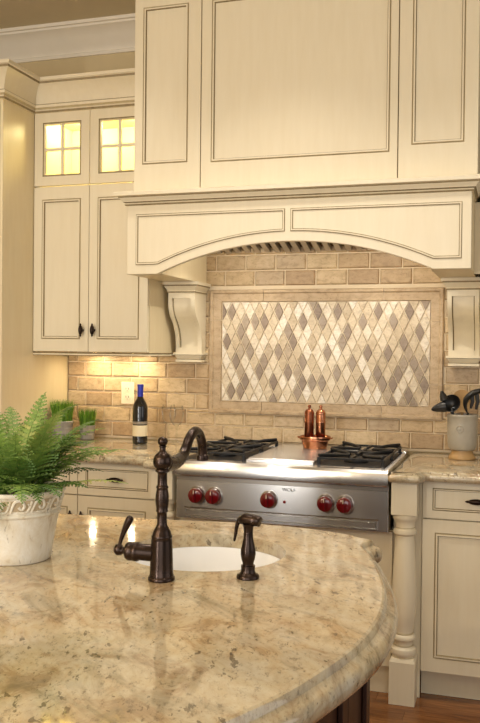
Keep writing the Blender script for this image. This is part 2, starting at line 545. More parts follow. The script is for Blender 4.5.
# border: long mitred stone pieces with a raised outer lip
b = MB()
def border_piece(p0, p1, ms, me_):
    """along the frame's centre line p0->p1 (2-D x,z); outward is to the right of travel"""
    d = (Vector(p1) - Vector(p0)).normalized(); n = Vector((d.y, -d.x))
    W = 0.0625; tone = random.random()
    prof = [(-W / 2, 0.0), (-W / 2 + .003, 0.008), (W / 2 - .022, 0.010), (W / 2 - .016, 0.017), (W / 2 - .004, 0.017), (W / 2, 0.010), (W / 2, 0.0)]
    vs = []
    for (p, s, sg) in ((p0, ms, -1), (p1, me_, 1)):
        for o, h in prof:
            e = o * s * sg if s else -0.0012 * sg
            q = Vector(p) + n * o + d * e
            vs.append((q.x, 0.0035 - h, q.y))
    k = len(prof)
    b.add(vs, [(a, a + 1, k + a + 1, k + a) for a in range(k - 1)] + [tuple(range(k)), tuple(range(k, 2 * k))], 0, tone)
cx0, cx1, cz0, cz1 = (FX0 + IX0) / 2, (FX1 + IX1) / 2, (FZ0 + IZ0) / 2, (FZ1 + IZ1) / 2
for pts in ([(cx0, cz0), (-0.735, cz0), (-0.135, cz0), (cx1, cz0)], [(cx1, cz0), (cx1, 1.254), (cx1, 1.552), (cx1, cz1)],
            [(cx1, cz1), (-0.129, cz1), (-0.731, cz1), (cx0, cz1)], [(cx0, cz1), (cx0, 1.558), (cx0, 1.253), (cx0, cz0)]):
    for i in range(3): border_piece(pts[i], pts[i + 1], 1 if i == 0 else 0, 1 if i == 2 else 0)
b.build('border_frame', M['border'], bs, smooth=False)
# diamond mosaic: 21 x 5 rhombus grid, clipped to the field
DARK = {(0, 1), (1, 4), (2, 1), (2, 9), (3, 6), (4, 3), (4, 9), (5, 8), (6, 5), (7, 2), (8, 7), (9, 2), (9, 6), (11, 8), (11, 10), (12, 1), (12, 5), (14, 3), (14, 7), (15, 4), (16, 9), (17, 2), (17, 6), (17, 8), (19, 8), (20, 1), (21, 2), (21, 8), (22, 5), (24, 1), (24, 7), (25, 4), (26, 3), (26, 9), (27, 6), (29, 2), (29, 8), (30, 5), (32, 1), (32, 7), (33, 8), (34, 5), (35, 2), (35, 8), (35, 10), (36, 7), (37, 4), (38, 1), (38, 9), (39, 6), (39, 10), (40, 3), (41, 0), (41, 8)}
b = MB()
NX, NZ = 21, 5
ax, az = (IX1 - IX0) / NX, (IZ1 - IZ0) / NZ
def clip(poly, axis, lim, keep_ge):
    out = []
    for i in range(len(poly)):
        p, q = poly[i - 1], poly[i]
        ip = (p[axis] >= lim) == keep_ge or p[axis] == lim
        iq = (q[axis] >= lim) == keep_ge or q[axis] == lim
        if ip != iq:
            t = (lim - p[axis]) / (q[axis] - p[axis])
            out.append((p[0] + (q[0] - p[0]) * t, p[1] + (q[1] - p[1]) * t))
        if iq: out.append(q)
    return out
rd = random.Random(3)
for i in range(0, 2 * NX + 1):
    for j in range(0, 2 * NZ + 1):
        if (i + j) % 2 != 1: continue
        cx, cz = IX0 + i * ax / 2, IZ1 - j * az / 2
        g = 0.0026
        hx, hz = ax / 2 - g, az / 2 - g * 1.9
        tone = rd.choice([.40, .48, .55, .62, .70, .78, .85, .92, .92, 1.0]) + rd.uniform(-.03, .03)
        if (i, j) in DARK: tone = rd.uniform(0.0, 0.2)
        elif rd.random() < 0.05: tone = rd.uniform(.24, .34)
        poly = [(cx - hx, cz), (cx, cz - hz), (cx + hx, cz), (cx, cz + hz)]
        for axis, lim, ge in ((0, IX0 + .001, True), (0, IX1 - .001, False), (1, IZ0 + .001, True), (1, IZ1 - .001, False)):
            if poly: poly = clip(poly, axis, lim, ge)
        if len(poly) < 3: continue
        n = len(poly); c = (sum(p[0] for p in poly) / n, sum(p[1] for p in poly) / n)
        vs = [(p[0], 0.0035, p[1]) for p in poly] + [(c[0] + (p[0] - c[0]) * .93, -0.0025, c[1] + (p[1] - c[1]) * .95) for p in poly]
        b.add(vs, [tuple(range(n, 2 * n))] + [(k, (k + 1) % n, n + (k + 1) % n, n + k) for k in range(n)], 0, min(1, max(0, tone)))
b.build('diamond_mosaic', M['diamond'], bs, smooth=False)

# ------------------------------------------------------------------ pulls and knobs
def spindle(b, c, axis, L, r):
    """cast bronze pull: spindle body on two stubby posts, standing proud of a -y face"""
    prof = []
    for k in range(13):
        t = k / 12
        rr = r * (0.32 + 0.68 * sin(pi * t) ** 1.3)
        if k in (2, 10): rr *= 0.7
        prof.append((max(rr, .0012) if 0 < k < 12 else .0008, (t - .5) * L))
    mat = Matrix.Rotation(pi / 2, 3, 'Y') if axis == 'x' else None
    b.lathe(prof, (c[0], c[1] - .022, c[2]), 14, mat)
    rm = Matrix.Rotation(pi / 2, 3, 'X')
    b.lathe([(.008, 0), (.008, .003), (.0045, .006), (.004, .022)], (c[0], c[1], c[2]), 12, rm)
    return b

# ------------------------------------------------------------------ pantry (tall cabinet, left)
PX, PY = -1.8314, -0.636
CROWN = [(0, 2.575), (.010, 2.575), (.014, 2.584), (.010, 2.592), (.020, 2.600), (.022, 2.612), (.014, 2.618), (.018, 2.636), (.030, 2.662),
         (.050, 2.690), (.068, 2.702), (.070, 2.712), (.078, 2.716), (.080, 2.730), (0, 2.730)]
CM = [0, 1, 0, 2, 0, 1, 0, 0, 0, 0, 1, 0, 0, 0]
cpath = [(-2.598, PY), (PX, PY), (PX, -0.36), (-1.204, -0.36)]
pan = thing('pantry_cabinet', 'tall cream pantry cabinet at the far left, its plain side facing the range', 'cabinet', (-2.2, -.3, 0))
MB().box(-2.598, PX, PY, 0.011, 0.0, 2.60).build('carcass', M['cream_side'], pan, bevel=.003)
MB().panel(-2.59, PX - .012, .12, 2.56, PY - .020, .0195, (-2.52, PX - .075, .19, 2.49), MOULD).build('door', CREAM, pan)
MB().sweep(cpath, CROWN, segs=(0, 2), mis=CM).build('crown_moulding', CREAM, pan)
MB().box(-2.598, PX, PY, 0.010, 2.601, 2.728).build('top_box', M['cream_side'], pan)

# ------------------------------------------------------------------ upper cabinets
def upper_cabinet(name, label, X0, X1, seam, glassdoors=True):
    t = thing(name, label, 'cabinet', ((X0 + X1) / 2, -.18, 1.372))
    Y = -0.36
    b = MB()
    th = .018
    b.box(X0, X0 + th, Y + .021, -.0062, 1.39, 2.60); b.box(X1 - th, X1, Y + .021, -.0062, 1.39, 2.60)
    b.box(X0 + th, X1 - th, -.0085, -.0062, 1.39, 2.60)
    b.box(X0 + th, X1 - th, Y + .021, -.008, 2.575, 2.60)
    b.box(X0 + th, X1 - th, Y + .021, -.008, 1.40, 1.418); b.box(X0 + th, X1 - th, Y + .0197, -.008, 2.198, 2.2135)
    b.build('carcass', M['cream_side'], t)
    b = MB()
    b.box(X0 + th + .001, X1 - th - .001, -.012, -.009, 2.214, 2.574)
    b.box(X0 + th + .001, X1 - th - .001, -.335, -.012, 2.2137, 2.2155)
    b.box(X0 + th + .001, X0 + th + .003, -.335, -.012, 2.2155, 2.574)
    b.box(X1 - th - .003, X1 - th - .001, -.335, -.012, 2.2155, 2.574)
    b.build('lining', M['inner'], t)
    w = .058
    for k, (a, c) in enumerate(((X0 + .003, seam - .0015), (seam + .0015, X1 - .003))):
        d = MB().panel(a, c, 1.393, 2.207, Y, .0195, (a + .044, c - .044, 1.393 + .060, 2.207 - .060), MOULD).build('door', CREAM, t)
        kx = (c - .030) if k == 0 else (a + .030)
        spindle(MB(), (kx, Y, 1.498), 'z', .066, .011).build('knob', M['pull'], d)
        loops = [(0, 0, 0), (.003, .004, 1), (.007, -.001, 2), (.011, .006, 0)]
        g = MB().panel(a, c, 2.215, 2.578, Y, .0195, (a + .046, c - .046, 2.215 + .046, 2.578 - .050), loops, hole=True).build('glass_door', CREAM, t)
        i0, i1, j0, j1 = a + .057, c - .057, 2.272, 2.517
        mx_, mz_ = (i0 + i1) / 2, (j0 + j1) / 2
        MB().box(mx_ - .007, mx_ + .007, Y + .003, Y + .016, j0, j1).build('muntin', M['cream'], g)
        MB().box(i0, i1, Y + .004, Y + .015, mz_ - .007, mz_ + .007).build('muntin', M['cream'], g)
        MB().box(i0, i1, Y + .0165, Y + .0185, j0, j1).build('pane', M['pane'], g)
    MB().sweep([(X0, Y + .012), (X1, Y + .012), (X1, -.0062)], [(-.02, 1.372), (.008, 1.372), (.010, 1.376), (.006, 1.382), (.009, 1.389), (-.02, 1.389)], mis=[0, 1, 0, 1, 0]).build('light_rail', CREAM, t)
    return t
uc = upper_cabinet('upper_cabinet', 'cream wall cabinet with small lit glass doors above two panel doors, left of the hood', PX + .001, -1.204, -1.5215)
MB().sweep(cpath, CROWN, segs=(2, 3), mis=CM).build('crown_moulding', CREAM, uc)
MB().box(PX + .004, -1.208, -.358, -.0062, 2.601, 2.726).build('top_box', M['cream_side'], uc)
uc2 = upper_cabinet('upper_cabinet', 'cream wall cabinet at the right edge, only a sliver shows beside the hood', 0.352, 0.96, 0.65)
MB().sweep([(0.352, -.36), (.96, -.36)], CROWN, mis=CM).build('crown_moulding', CREAM, uc2)

# under-cabinet lights: slim housings with a glowing lens
def undercab(x, label):
    t = thing('under_cabinet_light', label, 'light', (x, -.10, 1.39), 'lights under the left wall cabinet')
    MB().box(x - .085, x + .085, -.135, -.065, 1.388, 1.3985).build('housing', M['outlet'], t, bevel=.002)
    MB().lathe([(.0005, 1.3835), (.013, 1.384), (.016, 1.3878)], (x, -.10, 0), 24).build('lens', M['lamp'], t)
    l = bpy.data.lights.new('under_cabinet_glow', 'AREA'); l.energy = 1.15; l.color = (1, .80, .50); l.shape = 'DISK'; l.size = .026
    o = bpy.data.objects.new('under_cabinet_glow', l); COL.objects.link(o); o.location = (x, -.10, 1.380)
undercab(-1.62, 'slim warm light under the wall cabinet, the one nearer the pantry')
undercab(-1.40, 'slim warm light under the wall cabinet, the one nearer the hood')
# lamps inside the glass-fronted cupboard
for x in (-1.68, -1.36):
    l = bpy.data.lights.new('cupboard_glow', 'POINT'); l.energy = 3.4; l.color = (1, .90, .54); l.shadow_soft_size = .03
    o = bpy.data.objects.new('cupboard_glow', l); COL.objects.link(o); o.location = (x, -.20, 2.55)

# ------------------------------------------------------------------ range hood
HX0, HX1, HY = -1.196, 0.303, -0.62
hood = thing('range_hood', 'large cream panelled range hood with an arched valance over the cooktop', 'range hood', (-.446, -.3, 1.743))
# chest: three moulded fronts on a box
CX0, CX1, CYF = -1.174, 0.322, -0.60
chest = MB().box(CX0, CX1, CYF + .022, -.0062, 2.105, CEIL - .001).build('chest', M['cream'], hood)
for (a, c, ia, ic, iz) in ((CX0, -.858, -1.134, -.916, 2.236), (-.853, .003, -.808, -.028, 2.229), (.008, CX1, .060, .270, 2.252)):
    MB().panel(a, c, 2.106, CEIL - .001, CYF, .0215, (ia, ic, iz, 2.938), MOULD).build('panel', CREAM, chest)
for a in (-.8585, .0025): MB().box(a, a + .006, CYF + .010, CYF + .0215, 2.106, CEIL - .001).build('seam', M['glaze'], chest)
# mantel shelf
mp = [(-.10, 2.050), (.006, 2.050), (.010, 2.056), (.007, 2.062), (.016, 2.066), (.020, 2.076), (.030, 2.083), (.032, 2.088), (.046, 2.090),
      (.047, 2.104), (.044, 2.108), (-.10, 2.108)]
mb = MB().sweep([(HX0, -.364), (HX0, HY), (HX1, HY), (HX1, -.364)], mp, mis=[0, 1, 0, 1, 0, 0, 1, 0, 0, 0, 0])
mb.box(HX0 + .05, HX1 - .05, HY + .05, -.0062, 2.053, 2.104)
mb.build('mantel_shelf', CREAM, hood)
# arched valance
AX0, AX1, AZ0, AZ1 = -1.049, 0.156, 1.7435, 1.873
half = (AX1 - AX0) / 2; rise = AZ1 - AZ0; RA = (half * half + rise * rise) / (2 * rise); ACX = (AX0 + AX1) / 2
def arch(x):
    if x <= AX0 or x >= AX1: return AZ0
    return AZ1 - RA + sqrt(max(0, RA * RA - (x - ACX) ** 2))
xs = [HX0] + [AX0 + (AX1 - AX0) * k / 56 for k in range(57)] + [HX1]
b = MB(); vs = []; fs = []
for x in xs:
    z = arch(x)
    vs += [(x, HY, z), (x, HY, 2.0535), (x, HY + .03, z), (x, HY + .03, 2.0535)]
for i in range(len(xs) - 1):
    p, q = i * 4, i * 4 + 4
    fs += [(p, q, q + 1, p + 1), (p + 2, p + 3, q + 3, q + 2), (p, p + 2, q + 2, q), (p + 1, q + 1, q + 3, p + 3)]
e = (len(xs) - 1) * 4
fs += [(0, 1, 3, 2), (e, e + 2, e + 3, e + 1)]
b.add(vs, fs)
val = b.build('valance', M['cream'], hood, bevel=.0025)
def valance_panel(x0, x1):
    top = 2.000; pts = [(x0, top)]
    lo = lambda x: max(1.794, arch(x) + .052)
    n = 28
    pts += [(x0 + (x1 - x0) * k / n, lo(x0 + (x1 - x0) * k / n)) for k in range(n + 1)]
    pts += [(x1, top)]
    bead = [(.0115, .0004), (.0085, .001), (.0075, .0055), (.003, .0055), (.002, .001), (-.001, .0004)]
    return MB().sweep(pts, bead, closed=True, fn=lambda u, v, h: (u, HY - h, v), mis=[1, 2, 0, 2, 1])
valance_panel(-1.141, -.474).build('bead_moulding', CREAM, val)
valance_panel(-.428, .256).build('bead_moulding', CREAM, val)
# cheeks resting on the corbels, and the stainless liner
for (a, c) in ((HX0, -1.035), (.142, HX1)):
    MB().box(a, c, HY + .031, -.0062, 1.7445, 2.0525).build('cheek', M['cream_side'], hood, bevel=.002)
MB().box(HX1 + .0005, .3515, -.355, -.340, 1.7445, 2.049).build('added_filler', M['cream_side'], hood)  # board added so the dark gap beside the hood reads lighter
b = MB()
b.box(-1.034, .141, HY + .031, -.0062, 2.0505, 2.0525)
n = 21
f0, f1 = -.985, .092
def slope(x0, x1, h0, h1, mi):
    vs = []
    for yy, zz in ((-.0065, 1.898), (-.310, 1.985)):
        vs += [(x0, yy, zz + h0), (x1, yy, zz + h0), (x1, yy, zz + h1), (x0, yy, zz + h1)]
    b.add(vs, [(k, (k + 1) % 4, 4 + (k + 1) % 4, 4 + k) for k in range(4)] + [(0, 1, 2, 3), (4, 5, 6, 7)], mi)
w = (f1 - f0) / n
slope(f0, f1, .0232, .026, 1)
for k in range(n):
    x = f0 + w * k
    slope(x + w * .10, x + w * .62, 0, .003, 0)
    slope(x + w * .10, x + w * .16, .003, .023, 0); slope(x + w * .56, x + w * .62, .003, .023, 0)
slope(-1.034, f0 + .001, 0, .026, 0); slope(f1 - .001, .141, 0, .026, 0)
b.box(-1.034, .141, HY + .031, -.3110, 1.985, 1.999)
b.build('baffle_filter', [M['filter'], M['seam']], hood, smooth=False)
for x in (-.755, -.13):
    MB().lathe([(.016, 1.9848), (.016, 1.977), (.012, 1.974), (.0005, 1.972)], (x, -.36, 0), 24).build('hood_lamp', M['lamp'], hood)
    l = bpy.data.lights.new('hood_glow', 'SPOT'); l.energy = 13; l.color = (1, .93, .82); l.spot_size = radians(120); l.spot_blend = .6; l.shadow_soft_size = .012
    o = bpy.data.objects.new('hood_glow', l); COL.objects.link(o); o.location = (x, -.36, 1.969)
    l = bpy.data.lights.new('hood_spill', 'POINT'); l.energy = 2.4; l.color = (1, .92, .80); l.shadow_soft_size = .012
    o = bpy.data.objects.new('hood_spill', l); COL.objects.link(o); o.location = (x, -.36, 1.962)

# corbels under the hood cheeks
def corbel(cx, label):
    t = thing('corbel', label, 'corbel', (cx, -.09, 1.345), 'corbels under the hood')
    # side silhouette (projection, z): scrolled S curve
    sil = catmull([(.066, 1.392), (.066, 1.43), (.072, 1.47), (.088, 1.51), (.116, 1.545), (.148, 1.575), (.168, 1.61), (.174, 1.65), (.172, 1.690)], 4)
    sil = [(p[0], p[1]) for p in sil]
    W = .070
    b = MB()
    def strip(x0, x1, off):
        poly = [(.0065, sil[0][1])] + [(o + off, z) for o, z in sil] + [(.0065, sil[-1][1])]
        n = len(poly)
        vs = [(x0, -p[0], p[1]) for p in poly] + [(x1, -p[0], p[1]) for p in poly]
        b.add(vs, [tuple(range(n)), tuple(range(n, 2 * n))[::-1]] + [(i, (i + 1) % n, n + (i + 1) % n, n + i) for i in range(n)])
    strip(cx - W + .020, cx + W - .020, -.014)
    strip(cx - W, cx - W + .020, 0); strip(cx + W - .020, cx + W, 0)
    body = b.build('scroll_body', [M['cream']], t)
    # cross rails and the glaze line round the sunk field
    MB().box(cx - W + .020, cx + W - .020, -.0685, -.04, 1.392, 1.418).build('rail', M['cream'], body)
    MB().box(cx - W + .020, cx + W - .020, -.1735, -.13, 1.662, 1.690).build('rail', M['cream'], body)
    pth = [(cx - W + .0205, z) for o, z in sil[3:-3]]
    for s in (-1, 1):
        vs = []
        for o, z in sil[2:-2]:
            vs += [(cx + s * (W - .0202), -(o - .0132), z), (cx + s * (W - .0250), -(o - .0132), z)]
        b = MB(); b.add(vs, [(2 * i, 2 * i + 1, 2 * i + 3, 2 * i + 2) for i in range(len(vs) // 2 - 1)])
        b.build('glaze_line', M['glaze'], body)
    cap = [(-.02, 1.690), (.004, 1.690), (.006, 1.696), (.003, 1.700), (.010, 1.712), (.020, 1.722), (.021, 1.728), (.026, 1.729), (.026, 1.7435), (-.02, 1.7435)]
    pth = [(cx - W, -.0065), (cx - W, -.174), (cx + W, -.174), (cx + W, -.0065)]
    q = MB().sweep(pth, cap, mis=[0, 1, 0, 0, 0, 1, 0, 0, 0]); q.box(cx - W + .015, cx + W - .015, -.16, -.0065, 1.691, 1.743)
    q.build('cap', CREAM, t)
    foot = [(-.02, 1.392), (.010, 1.392), (.011, 1.382), (.004, 1.380), (.0, 1.372), (-.004, 1.366), (-.006, 1.360), (.0, 1.357), (.0, 1.345), (-.02, 1.345)]
    pth = [(cx - W, -.0065), (cx - W, -.068), (cx + W, -.068), (cx + W, -.0065)]
    q = MB().sweep(pth, foot, mis=[0, 0, 1, 0, 0, 0, 1, 0, 0]); q.box(cx - W + .015, cx + W - .015, -.055, -.0065, 1.346, 1.391)
    q.build('foot', CREAM, t)
    return t
corbel(-1.107, 'cream scrolled corbel under the left end of the range hood')
corbel(0.250, 'cream scrolled corbel under the right end of the range hood')

# ------------------------------------------------------------------ base cabinets
FY = -0.63
def base_cabinet(name, label, X0, X1, units):
    t = thing(name, label, 'cabinet', ((X0 + X1) / 2, -.3, 0))
    MB().box(X0, X1, FY + .021, 0.011, .115, .893).build('carcass', M['cream'], t)
    MB().box(X0, X1, FY + .07, FY + .09, 0.001, .114).build('toe_kick', M['cream'], t)
    for (a, c, knob) in units:
        d = MB().panel(a + .002, c - .002, .740, .890, FY, .020, (a + .040, c - .040, .771, .862), MOULD_S).build('drawer', CREAM, t)
        spindle(MB(), ((a + c) / 2, FY, .818), 'x', .088, .012).build('pull', M['pull'], d)
        d = MB().panel(a + .002, c - .002, .118, .734, FY, .020, (a + .050, c - .050, .173, .682), MOULD).build('door', CREAM, t)
        kx = c - .028 if knob > 0 else a + .028
        spindle(MB(), (kx, FY, .640), 'z', .055, .011).build('knob', M['pull'], d)
    return t
base_cabinet('base_cabinet', 'cream base cabinet with drawers and doors under the left counter, behind the faucet', -1.8295, -1.033, [(-1.826, -1.428, 1), (-1.428, -1.036, -1)])
base_cabinet('base_cabinet', 'cream base cabinet with drawer and door right of the turned post', .1245, .98, [(.127, .55, 1), (.55, .977, -1)])
# cabinet under the cooktop
t = thing('cooktop_cabinet', 'plain cream cabinet directly under the stainless cooktop', 'cabinet', (-.457, -.3, 0))
MB().box(-.924, .010, FY + .021, 0.010, .001, .675).build('carcass', M['cream'], t)
for a, c in ((-.922, -.458), (-.456, .008)):
    MB().panel(a, c, .118, .672, FY, .020, (a + .06, c - .06, .18, .56), MOULD).build('door', CREAM, t)

# turned posts
def turned_post(x0, x1, label):
    cx, cy = (x0 + x1) / 2, -.667
    t = thing('turned_post', label, 'post', (cx, cy, 0), 'turned posts beside the cooktop')
    w = (x1 - x0) / 2
    MB().box(x0, x1, cy - w, cy + w, .758, .8935).build('top_block', M['cream'], t, bevel=.003)
    b = MB()
    prof = [(w, .0), (w, .160)]
    b.box(x0, x1, cy - w, cy + w, 0.0005, .170)
    # lamb's tongue shoulder: square turning into the round
    vs = []
    for s, z in ((1, .170), (.86, .184)):
        vs += [(cx - w * s, cy - w * s, z), (cx + w * s, cy - w * s, z), (cx + w * s, cy + w * s, z), (cx - w * s, cy + w * s, z)]
    b.add(vs, [(k, (k + 1) % 4, 4 + (k + 1) % 4, 4 + k) for k in range(4)] + [(4, 5, 6, 7)])
    b.build('bottom_block', M['cream'], t)
    R = w
    pr = [(.80, .182), (.84, .186), (.97, .194), (1.0, .206), (.95, .218), (.80, .224), (.72, .230), (.68, .240), (.74, .250), (.90, .256), (.92, .264),
          (.86, .271), (.74, .276), (.72, .286), (.84, .32), (.94, .37), (.97, .42), (.95, .47), (.90, .53), (.82, .60), (.74, .66), (.72, .672),
          (.80, .676), (.90, .680), (.93, .688), (.90, .696), (.78, .700), (.74, .706), (.76, .722), (.82, .732), (.94, .738), (.97, .746), (.97, .7575)]
    pr = [(r * R, z) for r, z in pr]
    MB().lathe(pr, (cx, cy, 0), 40, mi=0).build('turned_shaft', M['cream'], t)
    for r, z in ((.725, .2295), (.735, .2800), (.735, .7030)):
        MB().lathe([(r * R, z - .004), (r * R + .0018, z), (r * R, z + .004)], (cx, cy, 0), 40, caps=False).build('glaze_ring', M['glaze_soft'], t)
    q0, q1 = (x0 - .001, x1 + .0095) if x0 > -.5 else (x0 - .004, x1 + .001)
    MB().box(q0, q1, -.6155, -.600, .001, .8935).build('backing_board', M['cream'], t)
    return t
turned_post(.0125, .1145, 'cream turned post right of the cooktop, full height in view')
turned_post(-1.0285, -.9265, 'cream turned post left of the cooktop, mostly hidden behind the faucet')

# ------------------------------------------------------------------ worktops
EDGE = [(-.026, 0.0), (-.020, -.001), (-.016, -.004), (-.014, -.009), (-.008, -.011), (-.003, -.015), (0, -.022), (-.001, -.031), (-.006, -.038), (-.014, -.041)]
def slab(name, outline, top, edge, parent=None, hole=None, hole_depth=.03):
    """stone slab: profiled edge swept round a CCW outline, flat top (optionally with a hole)"""
    b = MB()
    prof = [(o, top + h) for o, h in edge]
    b.sweep(outline, prof, closed=True)
    k = len(prof); n = len(outline)
    b.f.append([i * k + k - 1 for i in range(n)][::-1]); b.m.append(0); b.t.append(.5)
    ring = [b.v[i * k] for i in range(n)]
    if not hole:
        b.f.append([i * k for i in range(n)]); b.m.append(0); b.t.append(.5)
    else:
        bm = bmesh.new()
        va = [bm.verts.new(p) for p in ring]; vb = [bm.verts.new((p[0], p[1], top)) for p in hole]
        es = [bm.edges.new((L[i], L[(i + 1) % len(L)])) for L in (va, vb) for i in range(len(L))]
        bmesh.ops.triangle_fill(bm, use_beauty=True, edges=es)
        bm.verts.index_update()
        b.add([v.co[:] for v in bm.verts], [[v.index for v in f.verts] for f in bm.faces])
        bm.free()
        h = len(hole)
        # rounded lip then the polished inner wall
        vs = [(p[0], p[1], top) for p in hole] + [(p[0], p[1], top - hole_depth) for p in hole]
        b.add(vs, [(i, (i + 1) % h, h + (i + 1) % h, h + i) for i in range(h)])
        # underside opened for the bowl: drop the closed bottom face
        del b.f[(n) * (k - 1)]; del b.m[n * (k - 1)]; del b.t[n * (k - 1)]
    return b
def rounded(pts, r, n=4):
    """round the listed corners of a CCW polygon: pts (x, y, radius or 0)"""
    out = []; N = len(pts)
    for i in range(N):
        p = Vector(pts[i][:2]); rr = pts[i][2]
        if not rr: out.append(p); continue
        a = (Vector(pts[i - 1][:2]) - p); c = (Vector(pts[(i + 1) % N][:2]) - p)
        rr = min(rr, a.length * .45, c.length * .45)
        a = p + a.normalized() * rr; c = p + c.normalized() * rr
        for k in range(n + 1):
            t = k / n
            out.append(a * (1 - t) ** 2 + p * 2 * t * (1 - t) + c * t * t)
    return out
CY = -.70
r_out = rounded([(.0045, .002, 0), (.0045, -.775, .012), (.128, -.775, .012), (.152, CY, .015), (1.1, CY, 0), (1.1, .002, 0)], .01)
tag(slab('granite_worktop', r_out, CZ, EDGE).build('granite_worktop', M['granite'], None), 'golden granite worktop right of the cooktop, holding the grey crock', 'worktop')
l_out = rounded([(-1.829, .002, 0), (-1.829, CY, 0), (-1.066, CY, .015), (-1.042, -.775, .012), (-.9185, -.775, .012), (-.9185, .002, 0)], .01)
tag(slab('granite_worktop', l_out, CZ, EDGE).build('granite_worktop', M['granite'], None), 'golden granite worktop left of the cooktop, holding the wine bottle', 'worktop')

# ------------------------------------------------------------------ cooktop
ct = thing('gas_cooktop', 'stainless gas cooktop with red knobs, two black grates and a central griddle', 'cooktop', (-.457, -.36, .68))
RX0, RX1, RY = -.914, 0.0, -.70
b = MB()
b.box(RX0, RX1, RY, -.020, .682, .905)
b.build('chassis', M['steel'], ct, bevel=.002)
# rolled front rail + deck
n = 10
prof = [(-.40, .900), (.002, .900), (.002, .880)]
arc = [(.030 - .0 + .012 * sin(a) * 1.0, .908 - .030 * cos(a) * 1.0) for a in [0]]
rl = [(RY - .004, .868), (RY - .026, .868), (RY - .034, .874), (RY - .036, .886), (RY - .035, .908), (RY - .030, .922), (RY - .018, .932), (RY - .002, .936), (-.12, .936), (-.12, .906), (RY - .004, .906)]
vs = [(RX0, p[0], p[1]) for p in rl] + [(RX1, p[0], p[1]) for p in rl]
k = len(rl)
MB().add(vs, [tuple(range(k)), tuple(range(k, 2 * k))[::-1]] + [(i, (i + 1) % k, k + (i + 1) % k, k + i) for i in range(k)]).build('front_rail', M['steel'], ct, angle=25)
MB().box(RX0, RX1, -.119, -.021, .906, .944).build('back_trim', M['steel'], ct, bevel=.003)
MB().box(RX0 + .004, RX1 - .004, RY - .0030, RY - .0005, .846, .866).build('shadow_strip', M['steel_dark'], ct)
# drip-tray drawer: slim framed slot near the bottom
b = MB()
b.panel(RX0 + .042, RX1 - .042, .690, .727, RY - .007, .0065, (RX0 + .046, RX1 - .046, .694, .723), [(0, 0, 0), (.002, .003, 1), (.004, .001, 0)])
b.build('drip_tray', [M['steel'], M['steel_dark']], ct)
MB().box(RX0 + .038, RX1 - .038, RY - .0012, RY - .0003, .7275, .7315).build('tray_gap', M['seam'], ct)
# knobs
rm = Matrix.Rotation(pi / 2, 3, 'X')   # local z -> -y
KZ = .785
knob0 = None
for kx in (-.818, -.741, -.497, -.255, -.176):
    bz = MB().lathe([(.0375, 0), (.0375, .004), (.0345, .008), (.029, .008)], (kx, RY - .0005, KZ), 36, rm).build('bezel', M['chrome'], ct)
    kb = MB().lathe([(.0305, .008), (.0325, .012), (.0325, .022), (.0305, .030), (.025, .034), (.0005, .035)], (kx, RY - .0005, KZ), 36, rm)
    kb.box(kx - .005, kx + .005, RY - .046, RY - .034, KZ - .027, KZ + .027)
    ko = kb.build('knob', M['red'], ct, bevel=.0015)
    MB().box(kx - .0014, kx + .0014, RY - .0468, RY - .0462, KZ + .010, KZ + .025).build('pointer', M['outlet'], ko)
MB().lathe([(.006, 0), (.006, .003), (.0045, .005), (.0005, .006)], (-.430, RY - .0005, .779), 20, rm).build('indicator_light', M['led'], ct)
fc = bpy.data.curves.new('badge', 'FONT'); fc.body = 'WOLF'; fc.size = .020; fc.align_x = 'CENTER'; fc.extrude = .0006
fo = bpy.data.objects.new('badge', fc); COL.objects.link(fo)
bpy.context.view_layer.update()
me = bpy.data.meshes.new_from_object(fo.evaluated_get(bpy.context.evaluated_depsgraph_get()))
bpy.data.objects.remove(fo)
me.materials.clear(); me.materials.append(M['ink'])
bo = bpy.data.objects.new('badge', me); COL.objects.link(bo); bo.parent = ct
bo.rotation_euler = (pi / 2, 0, 0); bo.location = Vector((-.412, RY - .0012, .823)) - ct.location
# griddle with lid plate
MB().box(-.602, -.312, -.665, -.122, .9365, .952).build('griddle', M['steel'], ct, bevel=.004)
MB().box(-.602, -.312, -.690, -.668, .9365, .948).build('grease_lip', M['steel'], ct, bevel=.002)
